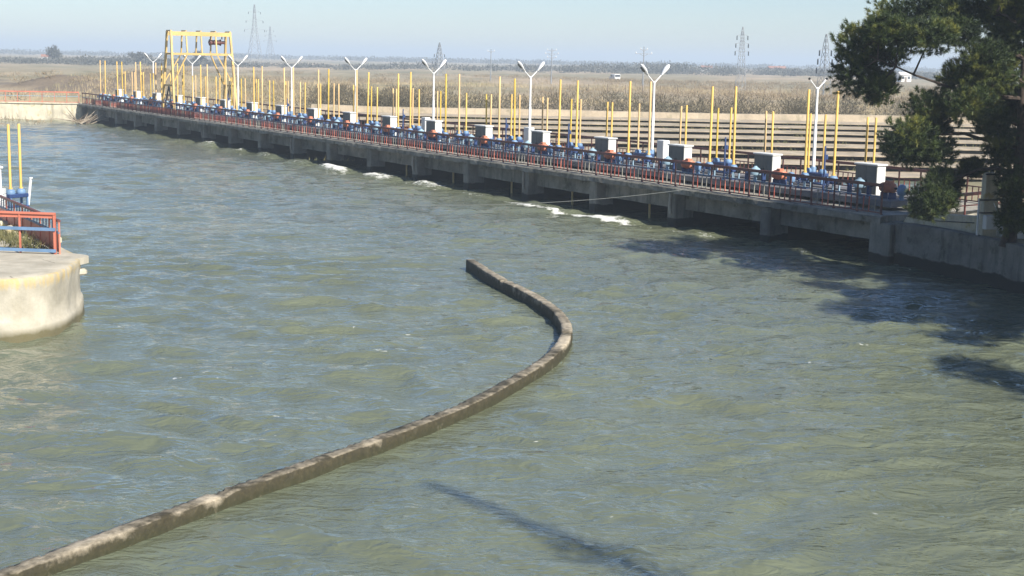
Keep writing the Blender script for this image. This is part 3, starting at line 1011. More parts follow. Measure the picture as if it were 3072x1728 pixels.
place('gear', gear_stand, S0 + 2.85, 42.25, MZ, label="pale domed gear stand on the bridge, first from the quay wall")
place('motor', motor, S0 + 1.3, 42.3, MZ, label="orange drive motor on the bridge, first from the quay wall")
ORD.append("nineteenth")
for k in range(NB):
    c = S0 + 5.2 + BAY * k
    if c > SE - 0.8:
        c = SE - 1.6
    jt = random.uniform(-0.08, 0.08)
    for q, h in ((0, -0.86), (1, 0.86)):
        if k == 7 and q == 0:
            place('tall', tall_hoist, c + h, 42.25, MZ, label="gate hoist on bridge whose tall yellow tube leans aside", tilt=(0.05, 0.0))
        else:
            place('tall', tall_hoist, c + h + jt, 42.25, MZ, label="blue hoist with tall yellow tube, %s of the %s pair from the quay wall" % (("first", "second")[q], ORD[k]))
    if k < NB - 1:
        place('gear', gear_stand, c + 4.05, 42.25, MZ, label="pale domed gear stand on the bridge, %s from the quay wall" % ORD[k + 1])
    place('motor', motor, c + (2.5 if k < NB - 1 else 0), 42.3, MZ, label="orange drive motor on the bridge, %s from the quay wall" % ORD[k + 1])
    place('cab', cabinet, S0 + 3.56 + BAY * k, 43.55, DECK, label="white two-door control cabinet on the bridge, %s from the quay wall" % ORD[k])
    a = S0 + 4.5 + BAY * k
    place('twin_a', lambda: twin_hoist(0.24, "twin_hoist", "twin hoist with two close-set short yellow tubes on bridge", "close-set twin hoists along the bridge"), a, 44.4, MZ, label="hoist with two close-set short yellow tubes, %s of its kind from the quay wall" % ORD[k])
    if k < NB - 1:
        place('twin_b', lambda: twin_hoist(0.47, "twin_hoist", "twin hoist with two short yellow tubes set wide apart on bridge", "wide-set twin hoists along the bridge"), a + 3.25, 44.4, MZ, label="hoist with two wide-set short yellow tubes, %s of its kind from the quay wall" % ORD[k])
    if k in (0, 1, 3, 4, 6, 9, 11):
        place('lever', lever, S0 + 4.4 + BAY * k, 41.75, MZ, label="thin dark blue upright pipe beside the %s tall-tube pair from the quay wall" % ORD[k])
# three smaller white boxes by the downstream railing
for q, s in enumerate((61.0, 74.5, 88.0)):
    if q == 0:
        jb = thing("junction_box", "small white junction box by downstream railing, first from the quay wall", "box", P(s, 46.4, DECK), BRZ, "junction boxes by the downstream railing")
        MB().cbox(-0.2, 0.2, -0.3, 0.3, 0.5, 1.5, 0.02).build("body", MAT['white'], jb)
        MB().box(-0.21, -0.2, -0.24, 0.24, 0.58, 1.42).build("door", MAT['offwhite'], jb)
        lg = MB().bar((0, 0, 0), (0, 0, 0.51), 0.05).mesh("leg", MAT['black'])
        for sy in (-1, 1):
            link("leg", lg, jb, (0, sy * 0.22, 0))
    else:
        copy_tree(jb, P(s, 46.4, DECK), BRZ, label="small white junction box by downstream railing, %s from the quay wall" % ORD[q])


# street lamps ------------------------------------------------------------
def lamp_post(heads=True, label="white two-armed street lamp on the bridge, first from the lamp without heads", grp="two-armed lamps along the bridge"):
    t = thing("street_lamp", label, "street lamp", (0, 0, 0), BRZ, grp)
    MB().lathe([(0.16, 0), (0.16, 0.75), (0.12, 0.82)], 10).build("base", MAT['skyblue'], t, True)
    MB().lathe([(0.085, 0.8), (0.08, 2.6), (0.062, 2.66), (0.056, 4.45), (0.07, 4.46), (0.07, 4.54), (0.03, 4.56)], 10).build("pole", MAT['white'], t, True)
    for sx in (-1, 1):
        MB().tube([(0, 0, 4.42), (sx * 0.12, 0, 4.56), (sx * 0.52, 0, 4.93)], [0.035, 0.03, 0.028], 7).build("arm", MAT['white'], t, True)
        if heads:
            ax = Vector((sx * 0.64, 0, 0.76)).normalized()
            o = Vector((sx * 0.48, 0, 4.89))
            x = Vector((0, 1, 0))
            zz = ax.cross(x) * (1 if sx < 0 else -1)
            if zz.z < 0:
                zz = -zz
            Mx = Matrix((x, zz, ax)).transposed().to_4x4()
            Mx = Matrix.Translation(o) @ Mx @ Matrix.Diagonal((1.4, 0.75, 1.05, 1.0))
            hd = MB().lathe([(0.03, -0.03), (0.06, 0.0), (0.075, 0.12), (0.115, 0.24), (0.135, 0.40), (0.125, 0.55), (0.085, 0.66), (0.03, 0.71)], 12, Mx).build("lamp_head", MAT['white'], t, True)
            Mg = Mx @ Matrix.Translation((0, -0.075, 0.0))
            MB().lathe([(0.02, 0.2), (0.08, 0.27), (0.10, 0.40), (0.09, 0.53), (0.02, 0.6)], 10, Mg).build("lens", MAT['grey_and_shade'], hd, True)  # lens coloured dark to hold the shade under the head
        else:
            MB().lathe([(0.05, -0.05), (0.06, 0.03), (0.03, 0.06)], 7, Matrix.Translation((sx * 0.54, 0, 4.95))).build("socket", MAT['black'], t)
    return t


for k in range(9):
    s = 50.95 + 12.83 * k
    if k == 0:
        o = lamp_post(False, "white two-armed street lamp that has lost both lamp heads", None)
        o.location = P(s, 47.75, DECK)
    elif k == 1:
        lp = lamp_post()
        lp.location = P(s, 47.75, DECK)
    else:
        copy_tree(lp, P(s, 47.75, DECK), BRZ + random.uniform(-0.04, 0.04), label="white two-armed street lamp on the bridge, %s from the lamp without heads" % ORD[k - 1])

# gantry crane -------------------------------------------------------------
gt = thing("gantry_crane", "tall yellow steel portal gantry straddling the far part of the bridge", "gantry", P(129.4, 44.5, DECK), BRZ)
GX0, GX1, GH, GMID = -2.75, 2.85, 7.5, 5.45
for fr, (yt, yb) in enumerate(((-0.55, -1.75), (0.55, 1.75))):
    def gp(x, z, yt=yt, yb=yb):
        return (x, yb + (yt - yb) * z / GH, z)
    for sx, x in ((-1, GX0), (1, GX1)):
        MB().bar(gp(x + sx * 0.18, 0), gp(x, GH), 0.21, 0.18, (1, 0, 0)).build("leg", MAT['cream'], gt)
    MB().bar(gp(GX0, GH - 0.22), gp(GX1, GH - 0.22), 0.2, 0.36).build("top_beam", MAT['cream'], gt)
    MB().bar(gp(GX0, GMID), gp(GX1, GMID), 0.18, 0.2).build("cross_beam", MAT['cream'], gt)
    for q in (0.25, 0.5, 0.75):
        x = GX0 + (GX1 - GX0) * q
        MB().bar(gp(x, GMID), gp(x, GH - 0.2), 0.12).build("upright", MAT['cream'], gt)
    for q, xe in ((0.25, GX0), (0.75, GX1)):
        x = GX0 + (GX1 - GX0) * q
        MB().bar(gp(x, GMID), gp(xe, 3.0 - 0.3 * (q > 0.5)), 0.10).build("knee_brace", MAT['cream'], gt)
for x in (GX0, GX0 + 1.4, GX0 + 2.8, GX0 + 4.2, GX1):
    MB().bar((x, -0.62, GH + 0.04), (x, 0.62, GH + 0.04), 0.12, 0.1).build("tie_bar", MAT['cream'], gt)
for sx, x in ((-1, GX0), (1, GX1)):
    MB().bar((x, -0.75, GMID), (x, 0.75, GMID), 0.14, 0.16).build("end_tie", MAT['cream'], gt)
    MB().bar((x + sx * 0.1, -1.25, 2.6), (x + sx * 0.1, 1.25, 2.6), 0.14, 0.16).build("end_tie", MAT['cream'], gt)
    MB().bar((x + sx * 0.1, -0.0, 2.55), (x + sx * 0.18, -1.3, 0.1), 0.1).bar((x + sx * 0.1, 0.0, 2.55), (x + sx * 0.18, 1.3, 0.1), 0.1).build("end_brace", MAT['black'], gt)
    MB().box(x + sx * 0.18 - 0.16, x + sx * 0.18 + 0.16, -2.0, 2.0, 0.0, 0.22).build("bogie_beam", MAT['cream'], gt)
M = Matrix.Translation((1.75, 0.1, 6.55)) @ Matrix.Rotation(R(90), 4, 'Y')
dr = MB().lathe([(0.1, -0.75), (0.1, -0.65), (0.3, -0.65), (0.3, -0.6), (0.22, -0.58), (0.22, 0.35), (0.3, 0.36), (0.3, 0.42), (0.14, 0.44), (0.14, 0.8)], 12, M).build("hoist_drum", MAT['darkred'], gt, True)
MB().bar((1.2, 0.1, 6.85), (1.2, 0.1, 7.2), 0.08).bar((2.3, 0.1, 6.85), (2.3, 0.1, 7.2), 0.08).build("drum_hanger", MAT['black'], gt)

# far-left return wall -------------------------------------------------------
fw = thing("return_wall", "pale lit concrete river wall closing the far end of the bridge", "wall", (-46.3, 153.6, 0))
m = MB()
n = 30
rows = []
for k in range(n + 1):
    x = -k * 0.95
    y = -k * 0.07
    j = random.uniform(-0.03, 0.03)
    rows.append([(x, y + 0.02, -2.0), (x, y + j * 0.6, 0.35), (x, y + j, 1.70), (x, y - 0.12, 1.72), (x, y - 0.12, 1.84 + j * 0.4), (x, y + 0.7, 1.84), (x, y + 0.7, -2.0)])
v = [p for r_ in rows for p in r_]
f = []
for k in range(n):
    for j in range(6):
        a, b_ = k * 7 + j, k * 7 + j + 1
        f.append((a, a + 7, b_ + 7, b_))
f.append(tuple(range(7)))
m.add(v, f).build("wall_face", MAT['pale'], fw)
prs = railing("bank_railing", "sparse red and blue railing on top of the pale far river wall", (-46.6, 153.8, 1.84), R(90 + 4), 21, (MAT['salmon'], MAT['salmon'], MAT['paleblue'], [MAT['red']]), False)

# driftwood caught at the far end
dw = thing("driftwood_pile", "tangle of bleached driftwood branches caught against the far bridge piers", "driftwood", P(148.5, 38.9, 0), BRZ)
for k in range(26):
    a, el = random.uniform(0, 6.28), random.uniform(0.05, 0.75)
    L = random.uniform(0.9, 2.6)
    c = Vector((random.uniform(-1.0, 0.7), random.uniform(-2.4, 2.0), random.uniform(0.0, 0.25)))
    d = Vector((math.cos(a) * math.cos(el), math.sin(a) * math.cos(el), math.sin(el)))
    MB().tube([c - d * 0.2, c + d * L * 0.5 + Vector((0, 0, random.uniform(-0.1, 0.1))), c + d * L], [0.06, 0.045, 0.015], 5).build("branch", MAT['palewood'] if k % 3 else MAT['wood'], dw)

# ------------------------------------------------------------------ left pier nose
LP0 = Vector((-12.19, 39.68, 0))
edge = [(-30, 40.5), (-24, 37.6), (-18, 36.05), (-15, 35.85), (-13.09, 35.96), (-12.6, 36.15), (-12.22, 36.6), (-12.04, 37.2), (-12.0, 38.06), (-12.08, 38.9), (-12.19, 39.68)]
el_ = catmull([Vector((a, b_, 0)).to_2d() for a, b_ in edge], 0.14)
back = [(-12.35, 40.4), (-13.0, 41.5), (-14.1, 43.3), (-18.5, 50.5), (-24, 59.5), (-38, 82)]
el_ += catmull([Vector(p) for p in back], 0.3)
prof = [(-2.0, 0.10), (-0.05, 0.10), (0.12, 0.09), (0.32, 0.075), (0.40, 0.05), (0.46, 0.0), (0.8, -0.01), (1.15, 0.0), (1.42, 0.02), (1.55, 0.02), (1.60, -0.02), (1.60, -0.5)]
nose = thing("pier_nose", "rounded pale concrete pier nose with yellow lichen rim in the river", "pier", (-13.5, 38.5, 0))
V, rim = [], []
for k, c in enumerate(el_):
    d = (el_[min(k + 1, len(el_) - 1)] - el_[max(k - 1, 0)]).normalized()
    nrm = Vector((d.y, -d.x))
    wob = float(fbm(np.array(c.x * 0.8), np.array(c.y * 0.8), 3)) - 0.5
    for j, (z, o_) in enumerate(prof):
        nz = float(fbm(np.array(c.x * 2.5 + z * 2.0), np.array(c.y * 2.5 - z * 2.7), 3)) - 0.5
        zz = z + (0.34 * wob if 3 <= j <= 5 else 0)
        o2 = o_ + 0.10 * nz * (1 if j < 10 else 0.3)
        V.append((c.x + nrm.x * o2 + 13.5, c.y + nrm.y * o2 - 38.5, zz))
        rim.append(1.0 if 8 <= j <= 10 else (0.45 if j == 7 else 0.1 if j == 11 else 0.0))
npf = len(prof)
F = []
for k in range(len(el_) - 1):
    for j in range(npf - 1):
        F.append((k * npf + j, (k + 1) * npf + j, (k + 1) * npf + j + 1, k * npf + j + 1))
me = arr_mesh("face", V, F, MAT['nose'], True)
a_ = me.attributes.new("rim", 'FLOAT', 'POINT')
a_.data.foreach_set("value", np.array(rim, np.float32))
link("face", me, nose)
# flat top
top = [(V[k * npf + npf - 2][0], V[k * npf + npf - 2][1]) for k in range(len(el_))]
MB().prism(top + [(-50 + 13.5, 82 - 38.5), (-50 + 13.5, 40 - 38.5)], 1.2, 1.594).build("top_slab", MAT['nose'], nose)
# projecting lip stub at the corner and a broken lug below it
MB().prism([(0.9, 0.5), (1.12, 1.2), (1.32, 1.72), (1.38, 2.0), (1.26, 2.18), (1.0, 2.35), (0.5, 2.6), (0.3, 1.2)], 1.40, 1.602).build("lip", MAT['nose'], nose)
MB().cbox(-0.3, 0.17, -0.12, 0.12, 1.06, 1.25, 0.05, Matrix.Translation((1.18, 1.85, 0)) @ Matrix.Rotation(R(40), 4, 'Z')).build("broken_lug", MAT['nose'], nose)

# railings on the pier nose
pr = thing("pier_railing", "salmon red railing with blue rails on the pier nose", "railing", (-13.15, 40.75, 1.594), R(83))
for k in range(6):
    MB().bar((0, k * 1.05, 0), (0, k * 1.05, 1.14), 0.06 if k == 0 else 0.045).build("post", MAT['salmon'], pr)
MB().bar((-0.01, -0.04, 1.17), (-0.01, 5.4, 1.17), 0.07, 0.06).bar((0.02, -0.04, 1.08), (0.02, 5.4, 1.08), 0.03, 0.1).build("top_rail", MAT['salmon'], pr)
MB().bar((-0.05, -0.04, 0.72), (-0.05, 5.4, 0.72), 0.04, 0.09).build("middle_rail", MAT['skyblue'], pr)
MB().bar((-0.05, -0.04, 0.10), (-0.05, 5.4, 0.10), 0.04, 0.09).build("bottom_rail", MAT['skyblue'], pr)
sr = thing("side_railing", "railing with solid red lower sheet running back along the pier nose edge", "railing", (-13.02, 40.75, 1.594), BRZ)
for k in range(12):
    MB().bar((0, k * 1.15, 0), (0, k * 1.15, 0.95), 0.045).build("post", MAT['salmon'], sr)
for k in range(11):
    MB().box(0.0, 0.015, k * 1.15 + 0.02, k * 1.15 + 1.13, 0.04, 0.60).build("sheet_panel", MAT['salmon'], sr)
    for j in (1, 2):
        MB().bar((0, k * 1.15 + j * 0.38, 0.60), (0, k * 1.15 + j * 0.38, 0.92), 0.03).build("baluster", MAT['bluegrey'], sr)
MB().bar((0, -0.03, 0.96), (0, 12.7, 0.96), 0.09, 0.06).build("top_rail", MAT['darkred'], sr)
MB().bar((-0.02, -0.03, 0.62), (-0.02, 12.7, 0.62), 0.05, 0.05).build("middle_rail", MAT['bluegrey'], sr)

# machine pit, weeds, white steps, cabinet, tubes and leaning post behind the pier railing
pit = thing("rubble_bank", "stony weedy rubble strip behind the salmon railing on the pier nose", "rubble", (-15.2, 43.8, 1.594), BRZ)
for k in range(40):
    x, y = random.uniform(-0.6, 0.25), random.uniform(-1.6, 6.0)
    sc = random.uniform(0.08, 0.22)
    Mx = Matrix.Translation((x + 0.5, y, sc * 0.5)) @ Matrix.Rotation(random.uniform(0, 6), 4, 'Z') @ Matrix.Rotation(random.uniform(-0.4, 0.4), 4, 'X')
    MB().cbox(-sc, sc, -sc * 0.7, sc * 0.7, -sc * 0.6, sc * 0.6, sc * 0.25, Mx).build("stone", MAT['pale'], pit)
ws = thing("white_steps", "short flight of white painted steps behind the pier railing", "steps", (-18.5, 48.2, 1.594), R(5))
for k in range(5):
    MB().cbox(-0.9, 0.9, k * 0.28, 1.6, k * 0.2, k * 0.2 + 0.19, 0.015).build("step", MAT['white'], ws)
mc = copy_tree(protos['cab'], (-19.0, 51.9, 1.594), BRZ, label="white control cabinet on the pier nose beside two yellow tubes")
del mc["group"]
th = copy_tree(protos['twin_a'], (-18.5, 53.0, 1.594), R(-31), label="twin hoist with two yellow tubes behind the pier nose railing")
del th["group"]
wp = thing("white_post", "slightly leaning white post on the pier holding the river cable", "post", (-18.2, 53.4, 1.594))
MB().tube([(0, 0, 0), (0.14, 0, 1.05)], [0.055, 0.05], 8).build("shaft", MAT['white'], wp, True)
MB().lathe([(0.07, 0), (0.07, 0.04)], 8, Matrix.Translation((0.14, 0, 1.04))).build("cap", MAT['white'], wp)

# cable across the river
A, B_ = Vector((-18.05, 53.35, 2.62)), P(49.5, W0 - 0.06, 2.02)
pts = []
for k in range(41):
    t = k / 40
    p = A.lerp(B_, t)
    p.z -= 4 * 0.92 * t * (1 - t) * (0.85 + 0.3 * t)
    pts.append(p)
cb = MB().tube(pts, 0.011, 5).build("river_cable", MAT['grey_and_shade'])
tag(cb, "thin sagging cable strung across the river to the bridge railing", "cable")

# ------------------------------------------------------------------ right bank
bank_edge = [(14.2, 54.25), (15.05, 52.5), (15.9, 50.5), (16.55, 48.4), (16.9, 46.6), (17.2, 43), (16.8, 38), (15.2, 31), (12.2, 24), (8.8, 17.5), (6.2, 11), (5.2, 4), (4.8, -8)]
be = catmull([Vector(p) for p in bank_edge], 0.5)
bw = thing("quay_wall", "stained grey concrete quay wall beside the near end of the bridge", "wall", (14.2, 54.25, 0))
V = []
prof = [(-2.4, 0.0), (-0.02, 0.0), (0.3, 0.01), (0.75, 0.02), (0.80, 0.0), (1.3, 0.0), (1.56, 0.0), (1.60, -0.04), (1.60, -0.5), (1.3, -0.5)]
for k, c in enumerate(be):
    d = (be[min(k + 1, len(be) - 1)] - be[max(k - 1, 0)]).normalized()
    nrm = Vector((d.y, -d.x))
    j = random.uniform(-0.015, 0.015)
    for z, o_ in prof:
        V.append((c.x + nrm.x * (o_ + j) - 14.2, c.y + nrm.y * (o_ + j) - 54.25, z + (j if z > 1.5 else 0)))
npf = len(prof)
F = []
for k in range(len(be) - 1):
    for j in range(npf - 1):
        F.append((k * npf + j, (k + 1) * npf + j, (k + 1) * npf + j + 1, k * npf + j + 1))
link("wall_face", arr_mesh("wall_face", V, F, MAT['quay']), bw)
poly = [(c.x + 0.45, c.y + 0.0) for c in be] + [(70, -8), (70, 90), (22, 74.0), (14.9, 56.2)]
tag(MB().prism(poly, -2, 1.54).build("bank", MAT['ground']), kind="structure")
# abutment pier at the bridge end
MB().cbox(-0.26, 0.8, -1.1, -0.02, -2.2, DECK - 0.27, 0.03).build("abutment", MAT['pier'], bridge)
# low ramp wall that catches the sun
rw = thing("ramp_wall", "pale concrete ramp wall lit by sun behind the quay wall", "wall", (14.75, 54.0, 1.54), R(-58))
MB().add([(0, 0, 0), (3.9, 0, 0), (3.6, 0.0, 0.62), (0.3, 0.0, 0.42), (0, 0.5, 0), (3.9, 0.5, 0), (3.6, 0.5, 0.62), (0.3, 0.5, 0.42)], [(0, 1, 2, 3), (7, 6, 5, 4), (3, 2, 6, 7), (1, 5, 6, 2), (4, 0, 3, 7)]).build("wall_face", MAT['pale'], rw)
MB().tube([(0.2, -0.03, 0.30), (1.2, -0.03, 0.24), (2.2, -0.03, 0.30), (3.4, -0.03, 0.38)], 0.018, 5).build("conduit", MAT['black'], rw)
# concrete mast with switch box
ms = thing("switch_mast", "stubby concrete mast with white switch box and side rods on the bank", "mast", (16.75, 50.3, 1.54), R(12))
MB().prism([(-0.26, -0.14), (0.26, -0.14), (0.26, 0.14), (-0.26, 0.14)], 0, 2.25).build("column", MAT['pale'], ms)
for x, z1 in ((-0.42, 1.35), (0.52, 2.25)):
    MB().bar((x, -0.05, 0), (x, -0.05, z1), 0.06).build("rod", MAT['white'], ms)
MB().bar((-0.45, -0.16, 1.30), (0.55, -0.16, 1.30), 0.05).build("crossarm", MAT['black'], ms)
MB().bar((-0.45, -0.16, 0.85), (0.55, -0.16, 0.85), 0.05).build("crossarm", MAT['black'], ms)
MB().bar((-0.3, -0.16, 2.2), (0.55, -0.16, 2.2), 0.05).build("crossarm", MAT['black'], ms)
sb = MB().cbox(-0.32, 0.25, -0.42, -0.17, 0.28, 0.78, 0.02).build("switch_box", MAT['white'], ms)
MB().box(-0.28, 0.21, -0.432, -0.418, 0.32, 0.74).build("door", MAT['offwhite'], sb)
MB().tube([(0.05, -0.2, 1.2), (0.2, -0.22, 0.9), (0.42, -0.2, 0.5)], 0.02, 5).build("wire", MAT['white'], ms)
wb = thing("wall_block", "row of short whitewashed concrete blocks beside the switch mast", "block", (17.3, 49.7, 1.54), R(-10))
for k, (a, h) in enumerate(((0, 0.85), (0.95, 0.45), (1.9, 0.75))):
    MB().cbox(a, a + 0.6, 0, 0.45, 0, h, 0.03).build("block", MAT['white'] if k != 1 else MAT['pale'], wb)
rb_ = railing("bank_railing", "low dark railing on the bank behind the switch mast", (16.2, 53.5, 1.54), R(-50), 5, (MAT['darkred'], MAT['darkred'], MAT['darkred'], [MAT['darkred']]), False)

# ------------------------------------------------------------------ stepped spillway
sp = thing("stepped_spillway", "wide pale concrete stepped spillway below the bridge", "spillway", (20, 94, 0))
NS = 8
for k in range(NS):
    y0 = 94 + 4.1 * k - 94
    z = (0.30, 0.72, 1.10, 1.44, 1.74, 2.02, 2.27, 2.50)[k]
    m = MB()
    n = 110
    xa, xb = (49.1 - NN.y * (94 + y0 - 0.6)) / NN.x - 20, 70
    v = []
    for q in range(n + 1):
        x = xa + (xb - xa) * q / n
        e1, e2 = random.uniform(-0.08, 0.08), random.uniform(-0.035, 0.035)
        dd = 0.7 * (float(fbm(np.array(x * 0.13 + k * 7), np.array(k * 3.3), 3)) - 0.5)
        v += [(x, y0 - 0.55 + e1 + dd, z - 0.055), (x, y0 - 0.55 + e1 + dd, z + e2 - 0.015), (x, y0 - 0.49 + e1 + dd, z + e2), (x, y0 + 4.4, z + 0.02), (x, y0 + 4.4, z - 0.09)]
    f = []
    for q in range(n):
        for j in range(5):
            a, b_ = q * 5 + j, q * 5 + (j + 1) % 5
            f.append((a, b_, b_ + 5, a + 5))
    m.add(v, f).build("step", MAT['step'], sp)
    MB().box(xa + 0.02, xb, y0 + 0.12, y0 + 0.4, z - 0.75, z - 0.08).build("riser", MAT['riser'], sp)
m = MB()
v = []
n = 90
for q in range(n + 1):
    x = -38 + 108 * q / n
    e1 = random.uniform(-0.05, 0.05)
    zt = 3.05 + 0.25 * (float(fbm(np.array(x * 0.1), np.array(2.2), 3)) - 0.5)
    v += [(x, 32.8 + e1, 2.2), (x, 33.0 + e1, zt), (x, 33.5, zt + 0.02), (x, 33.7, 2.0)]
f = []
for q in range(n):
    for j in range(3):
        a, b_ = q * 4 + j, q * 4 + j + 1
        f.append((a, a + 4, b_ + 4, b_))
m.add(v, f).build("head_wall", MAT['step'], sp)


# ------------------------------------------------------------------ vegetation
def unit(v):
    return v / np.maximum(np.linalg.norm(v, axis=1, keepdims=True), 1e-6)


def tris(base, dirs, length, width):
    """one thin triangle per row"""
    n_ = len(base)
    side = unit(np.cross(dirs, rng.normal(size=(n_, 3)))) * (np.asarray(width).reshape(-1, 1) / 2)
    tip = base + dirs * np.asarray(length).reshape(-1, 1)
    V_ = np.concatenate([base - side, base + side, tip], 0)
    F_ = np.stack([np.arange(n_), np.arange(n_) + n_, np.arange(n_) + 2 * n_], 1)
    return V_, F_


def clumps(cent, rad, per, length, width, flat=0.6, up=0.4):
    """leaf or twig triangles spread through ellipsoids"""
    n_ = len(cent)
    d = unit(rng.normal(size=(n_ * per, 3)))
    r_ = rng.random((n_ * per, 1)) ** 0.45
    off = d * r_ * np.repeat(rad, per, 0)
    base = np.repeat(cent, per, 0) + off
    dirs = unit(d + np.array([0, 0, up]) + rng.normal(size=d.shape) * 0.6)
    L = length * rng.uniform(0.6, 1.4, n_ * per)
    return tris(base, dirs, L, width * rng.uniform(0.6, 1.4, n_ * per))


def zat(x, y):
    return terrain_h(np.atleast_1d(np.asarray(x, float)), np.atleast_1d(np.asarray(y, float)))


# pine -------------------------------------------------------------------
BL = [(-5.65, 6.62, .67, .6), (-5.72, 5.65, .6, .73), (-4.84, 6.25, .67, .67), (-4.26, 7.49, .8, .67), (-3.23, 7.7, .8, .67), (-2.31, 7.72, .8, .6), (-3.69, 6.86, .73, .53), (-2.52, 7.01, .73, .43), (-1.27, 7.87, .8, .67), (-.75, 6.98, .53, .73), (-.82, 6.14, .56, .73), (-1.81, 6.18, .67, .53), (-2.29, 5.52, .67, .53), (-1.36, 5.47, .67, .6), (-4.97, 5.14, .51, .47), (-3.21, 4.52, .67, .53), (-2.23, 4.67, .67, .53), (-4.08, 3.58, .73, .56), (-3.25, 3.07, .67, .43), (-2.9, 3.87, .67, .53), (-3.84, 3.06, .64, .48), (-1.25, 3.97, .53, .53), (-.59, 3.12, .47, .73), (-3.28, 1.53, .64, .56), (-2.61, 1.55, .53, .37), (-.4, 1.86, .43, .8), (-.39, .92, .4, .43), (-1.44, 4.82, .6, .53), (-4.48, 6.91, .6, .53), (-3.0, 2.25, .26, .22), (-2.1, 2.0, .30, .2), (-1.5, 2.5, .30, .22), (-5.2, 7.1, .4, .35), (-2.9, 1.05, .4, .25)]


def make_pine(label):
    rs = random.Random(5)
    blobs = [(x, rs.uniform(-1.3, 1.3) * min(1, 0.3 + abs(x) / 4), z, rx, rz_) for x, z, rx, rz_ in BL]
    for k in range(46):
        a = rs.uniform(-1.9, 1.9)
        z = rs.uniform(2.2, 8.8)
        rr_ = rs.uniform(1.0, 4.6) * (1 - max(0, z - 7) / 5.5)
        x, y = math.cos(a) * rr_ + 0.2, math.sin(a) * rr_ * 1.1
        if x < -0.3:
            continue
        blobs.append((x, y, z, rs.uniform(0.5, 0.85), rs.uniform(0.45, 0.65)))
    for k in range(7):
        a = rs.uniform(0, 6.28)
        z = rs.uniform(8.0, 9.2)
        rr_ = rs.uniform(0.2, 2.2)
        blobs.append((math.cos(a) * rr_ - 0.5, math.sin(a) * rr_, z, 0.75, 0.6))
    t = thing("pine_tree", label, "tree", (17.1, 48.2, 1.52))
    tk = MB()

    def axis_at(z):
        return Vector((0.10 * math.sin(z * 0.7) + 0.02 * z - 0.28, 0.08 * math.sin(z * 0.5 + 1), z))
    zs = [i * 0.45 for i in range(21)]
    tk.tube([axis_at(z) + Vector((0, 0, -0.1)) for z in zs], [max(0.03, 0.235 * (1 - z / 9.6) ** 0.85 + (0.09 if z == 0 else 0)) for z in zs], 10)
    tk.build("trunk", MAT['bark'], t, True)
    boughs = []

    def bough(p_, sag, r0):
        pts_ = []
        for k in range(9):
            u = k / 8
            q = p_[0].lerp(p_[1], u)
            q.z += sag * math.sin(math.pi * u)
            q += Vector((rs.uniform(-.07, .07), rs.uniform(-.07, .07), rs.uniform(-.05, .05))) * (1 if 0 < k < 8 else 0)
            pts_.append(q)
        MB().tube(pts_, [r0 * (1 - 0.8 * k / 8) for k in range(9)], 7).build("limb", MAT['bark'], t, True)
        boughs.append(pts_)
    for z0, e_, sag in ((4.9, (-5.2, -0.4, 6.1), -0.25), (6.2, (-3.9, 0.4, 7.3), 0.1), (3.2, (-3.9, 0.2, 3.4), 0.35), (2.4, (-3.1, -0.6, 1.55), 0.55), (4.0, (-2.9, 0.7, 4.5), 0.3), (7.2, (-1.8, -0.5, 7.9), 0), (5.4, (-1.9, -0.9, 6.0), 0.1),
                       (4.4, (3.6, 1.2, 5.6), 0.2), (5.6, (3.2, -1.6, 7.0), 0.2), (3.0, (3.4, 0.5, 3.4), 0.3), (6.6, (1.0, 3.2, 7.8), 0.1), (4.6, (0.8, -3.4, 5.4), 0.2), (7.6, (1.4, 1.2, 9.4), 0.1), (2.8, (0.9, 3.4, 3.2), 0.2)):
        bough((axis_at(z0), Vector(e_)), sag, 0.085)
    boughs.append([axis_at(z) for z in (1.0, 2, 3, 5, 6, 7, 8, 9, 10)])
    allp = [q for b_ in boughs for q in b_]
    for (x, y, z, rx, rz_) in blobs:
        c = Vector((x, y, z))
        p0 = min(allp, key=lambda q: (q - c).length)
        mid = p0.lerp(c, 0.5) + Vector((rs.uniform(-.15, .15), rs.uniform(-.15, .15), rs.uniform(-0.15, 0.05)))
        tw_ = MB().tube([p0, mid, c + Vector((0, 0, 0.1))], [0.038, 0.028, 0.012], 5)
        for q in range(5):
            a = mid.lerp(c, rs.uniform(0.2, 0.9))
            d = Vector((rs.gauss(0, 1), rs.gauss(0, 1), rs.gauss(0.2, 0.7))).normalized()
            tw_.tube([a, a + d * rx * 0.5, a + d * rx * 0.95 + Vector((0, 0, 0.08))], [0.02, 0.014, 0.006], 4)
        tw_.build("branch", MAT['bark'], t, True)
    C = np.array([(b_[0], b_[1], b_[2]) for b_ in blobs])
    Rd = np.array([(b_[3] * 1.18, b_[3] * 1.18, b_[4] * 1.14) for b_ in blobs])
    VV, FF, o = [], [], 0
    per = 340
    d = unit(rng.normal(size=(len(C) * per, 3)))
    rr2 = rng.random((len(C) * per, 1)) ** 0.5
    lump = 1.0 + 0.13 * rng.normal(size=(len(C) * per, 1))
    pos = np.repeat(C, per, 0) + d * rr2 * lump * np.repeat(Rd, per, 0)
    sd = unit(d * 0.7 + np.array([0, 0, 0.55]) + rng.normal(size=d.shape) * 0.4)
    nn_ = 42
    tpos = rng.random((len(pos), nn_, 1)) * 0.12
    base = (pos[:, None, :] + sd[:, None, :] * tpos).reshape(-1, 3)
    nd = unit((np.repeat(sd, nn_, 0)) * 0.9 + rng.normal(size=(len(base), 3)) * 0.55)
    Vn, Fn = tris(base, nd, rng.uniform(0.12, 0.20, len(base)), rng.uniform(0.013, 0.021, len(base)))
    link("crown", arr_mesh("crown", Vn, Fn, MAT['needle']), t)
    return t


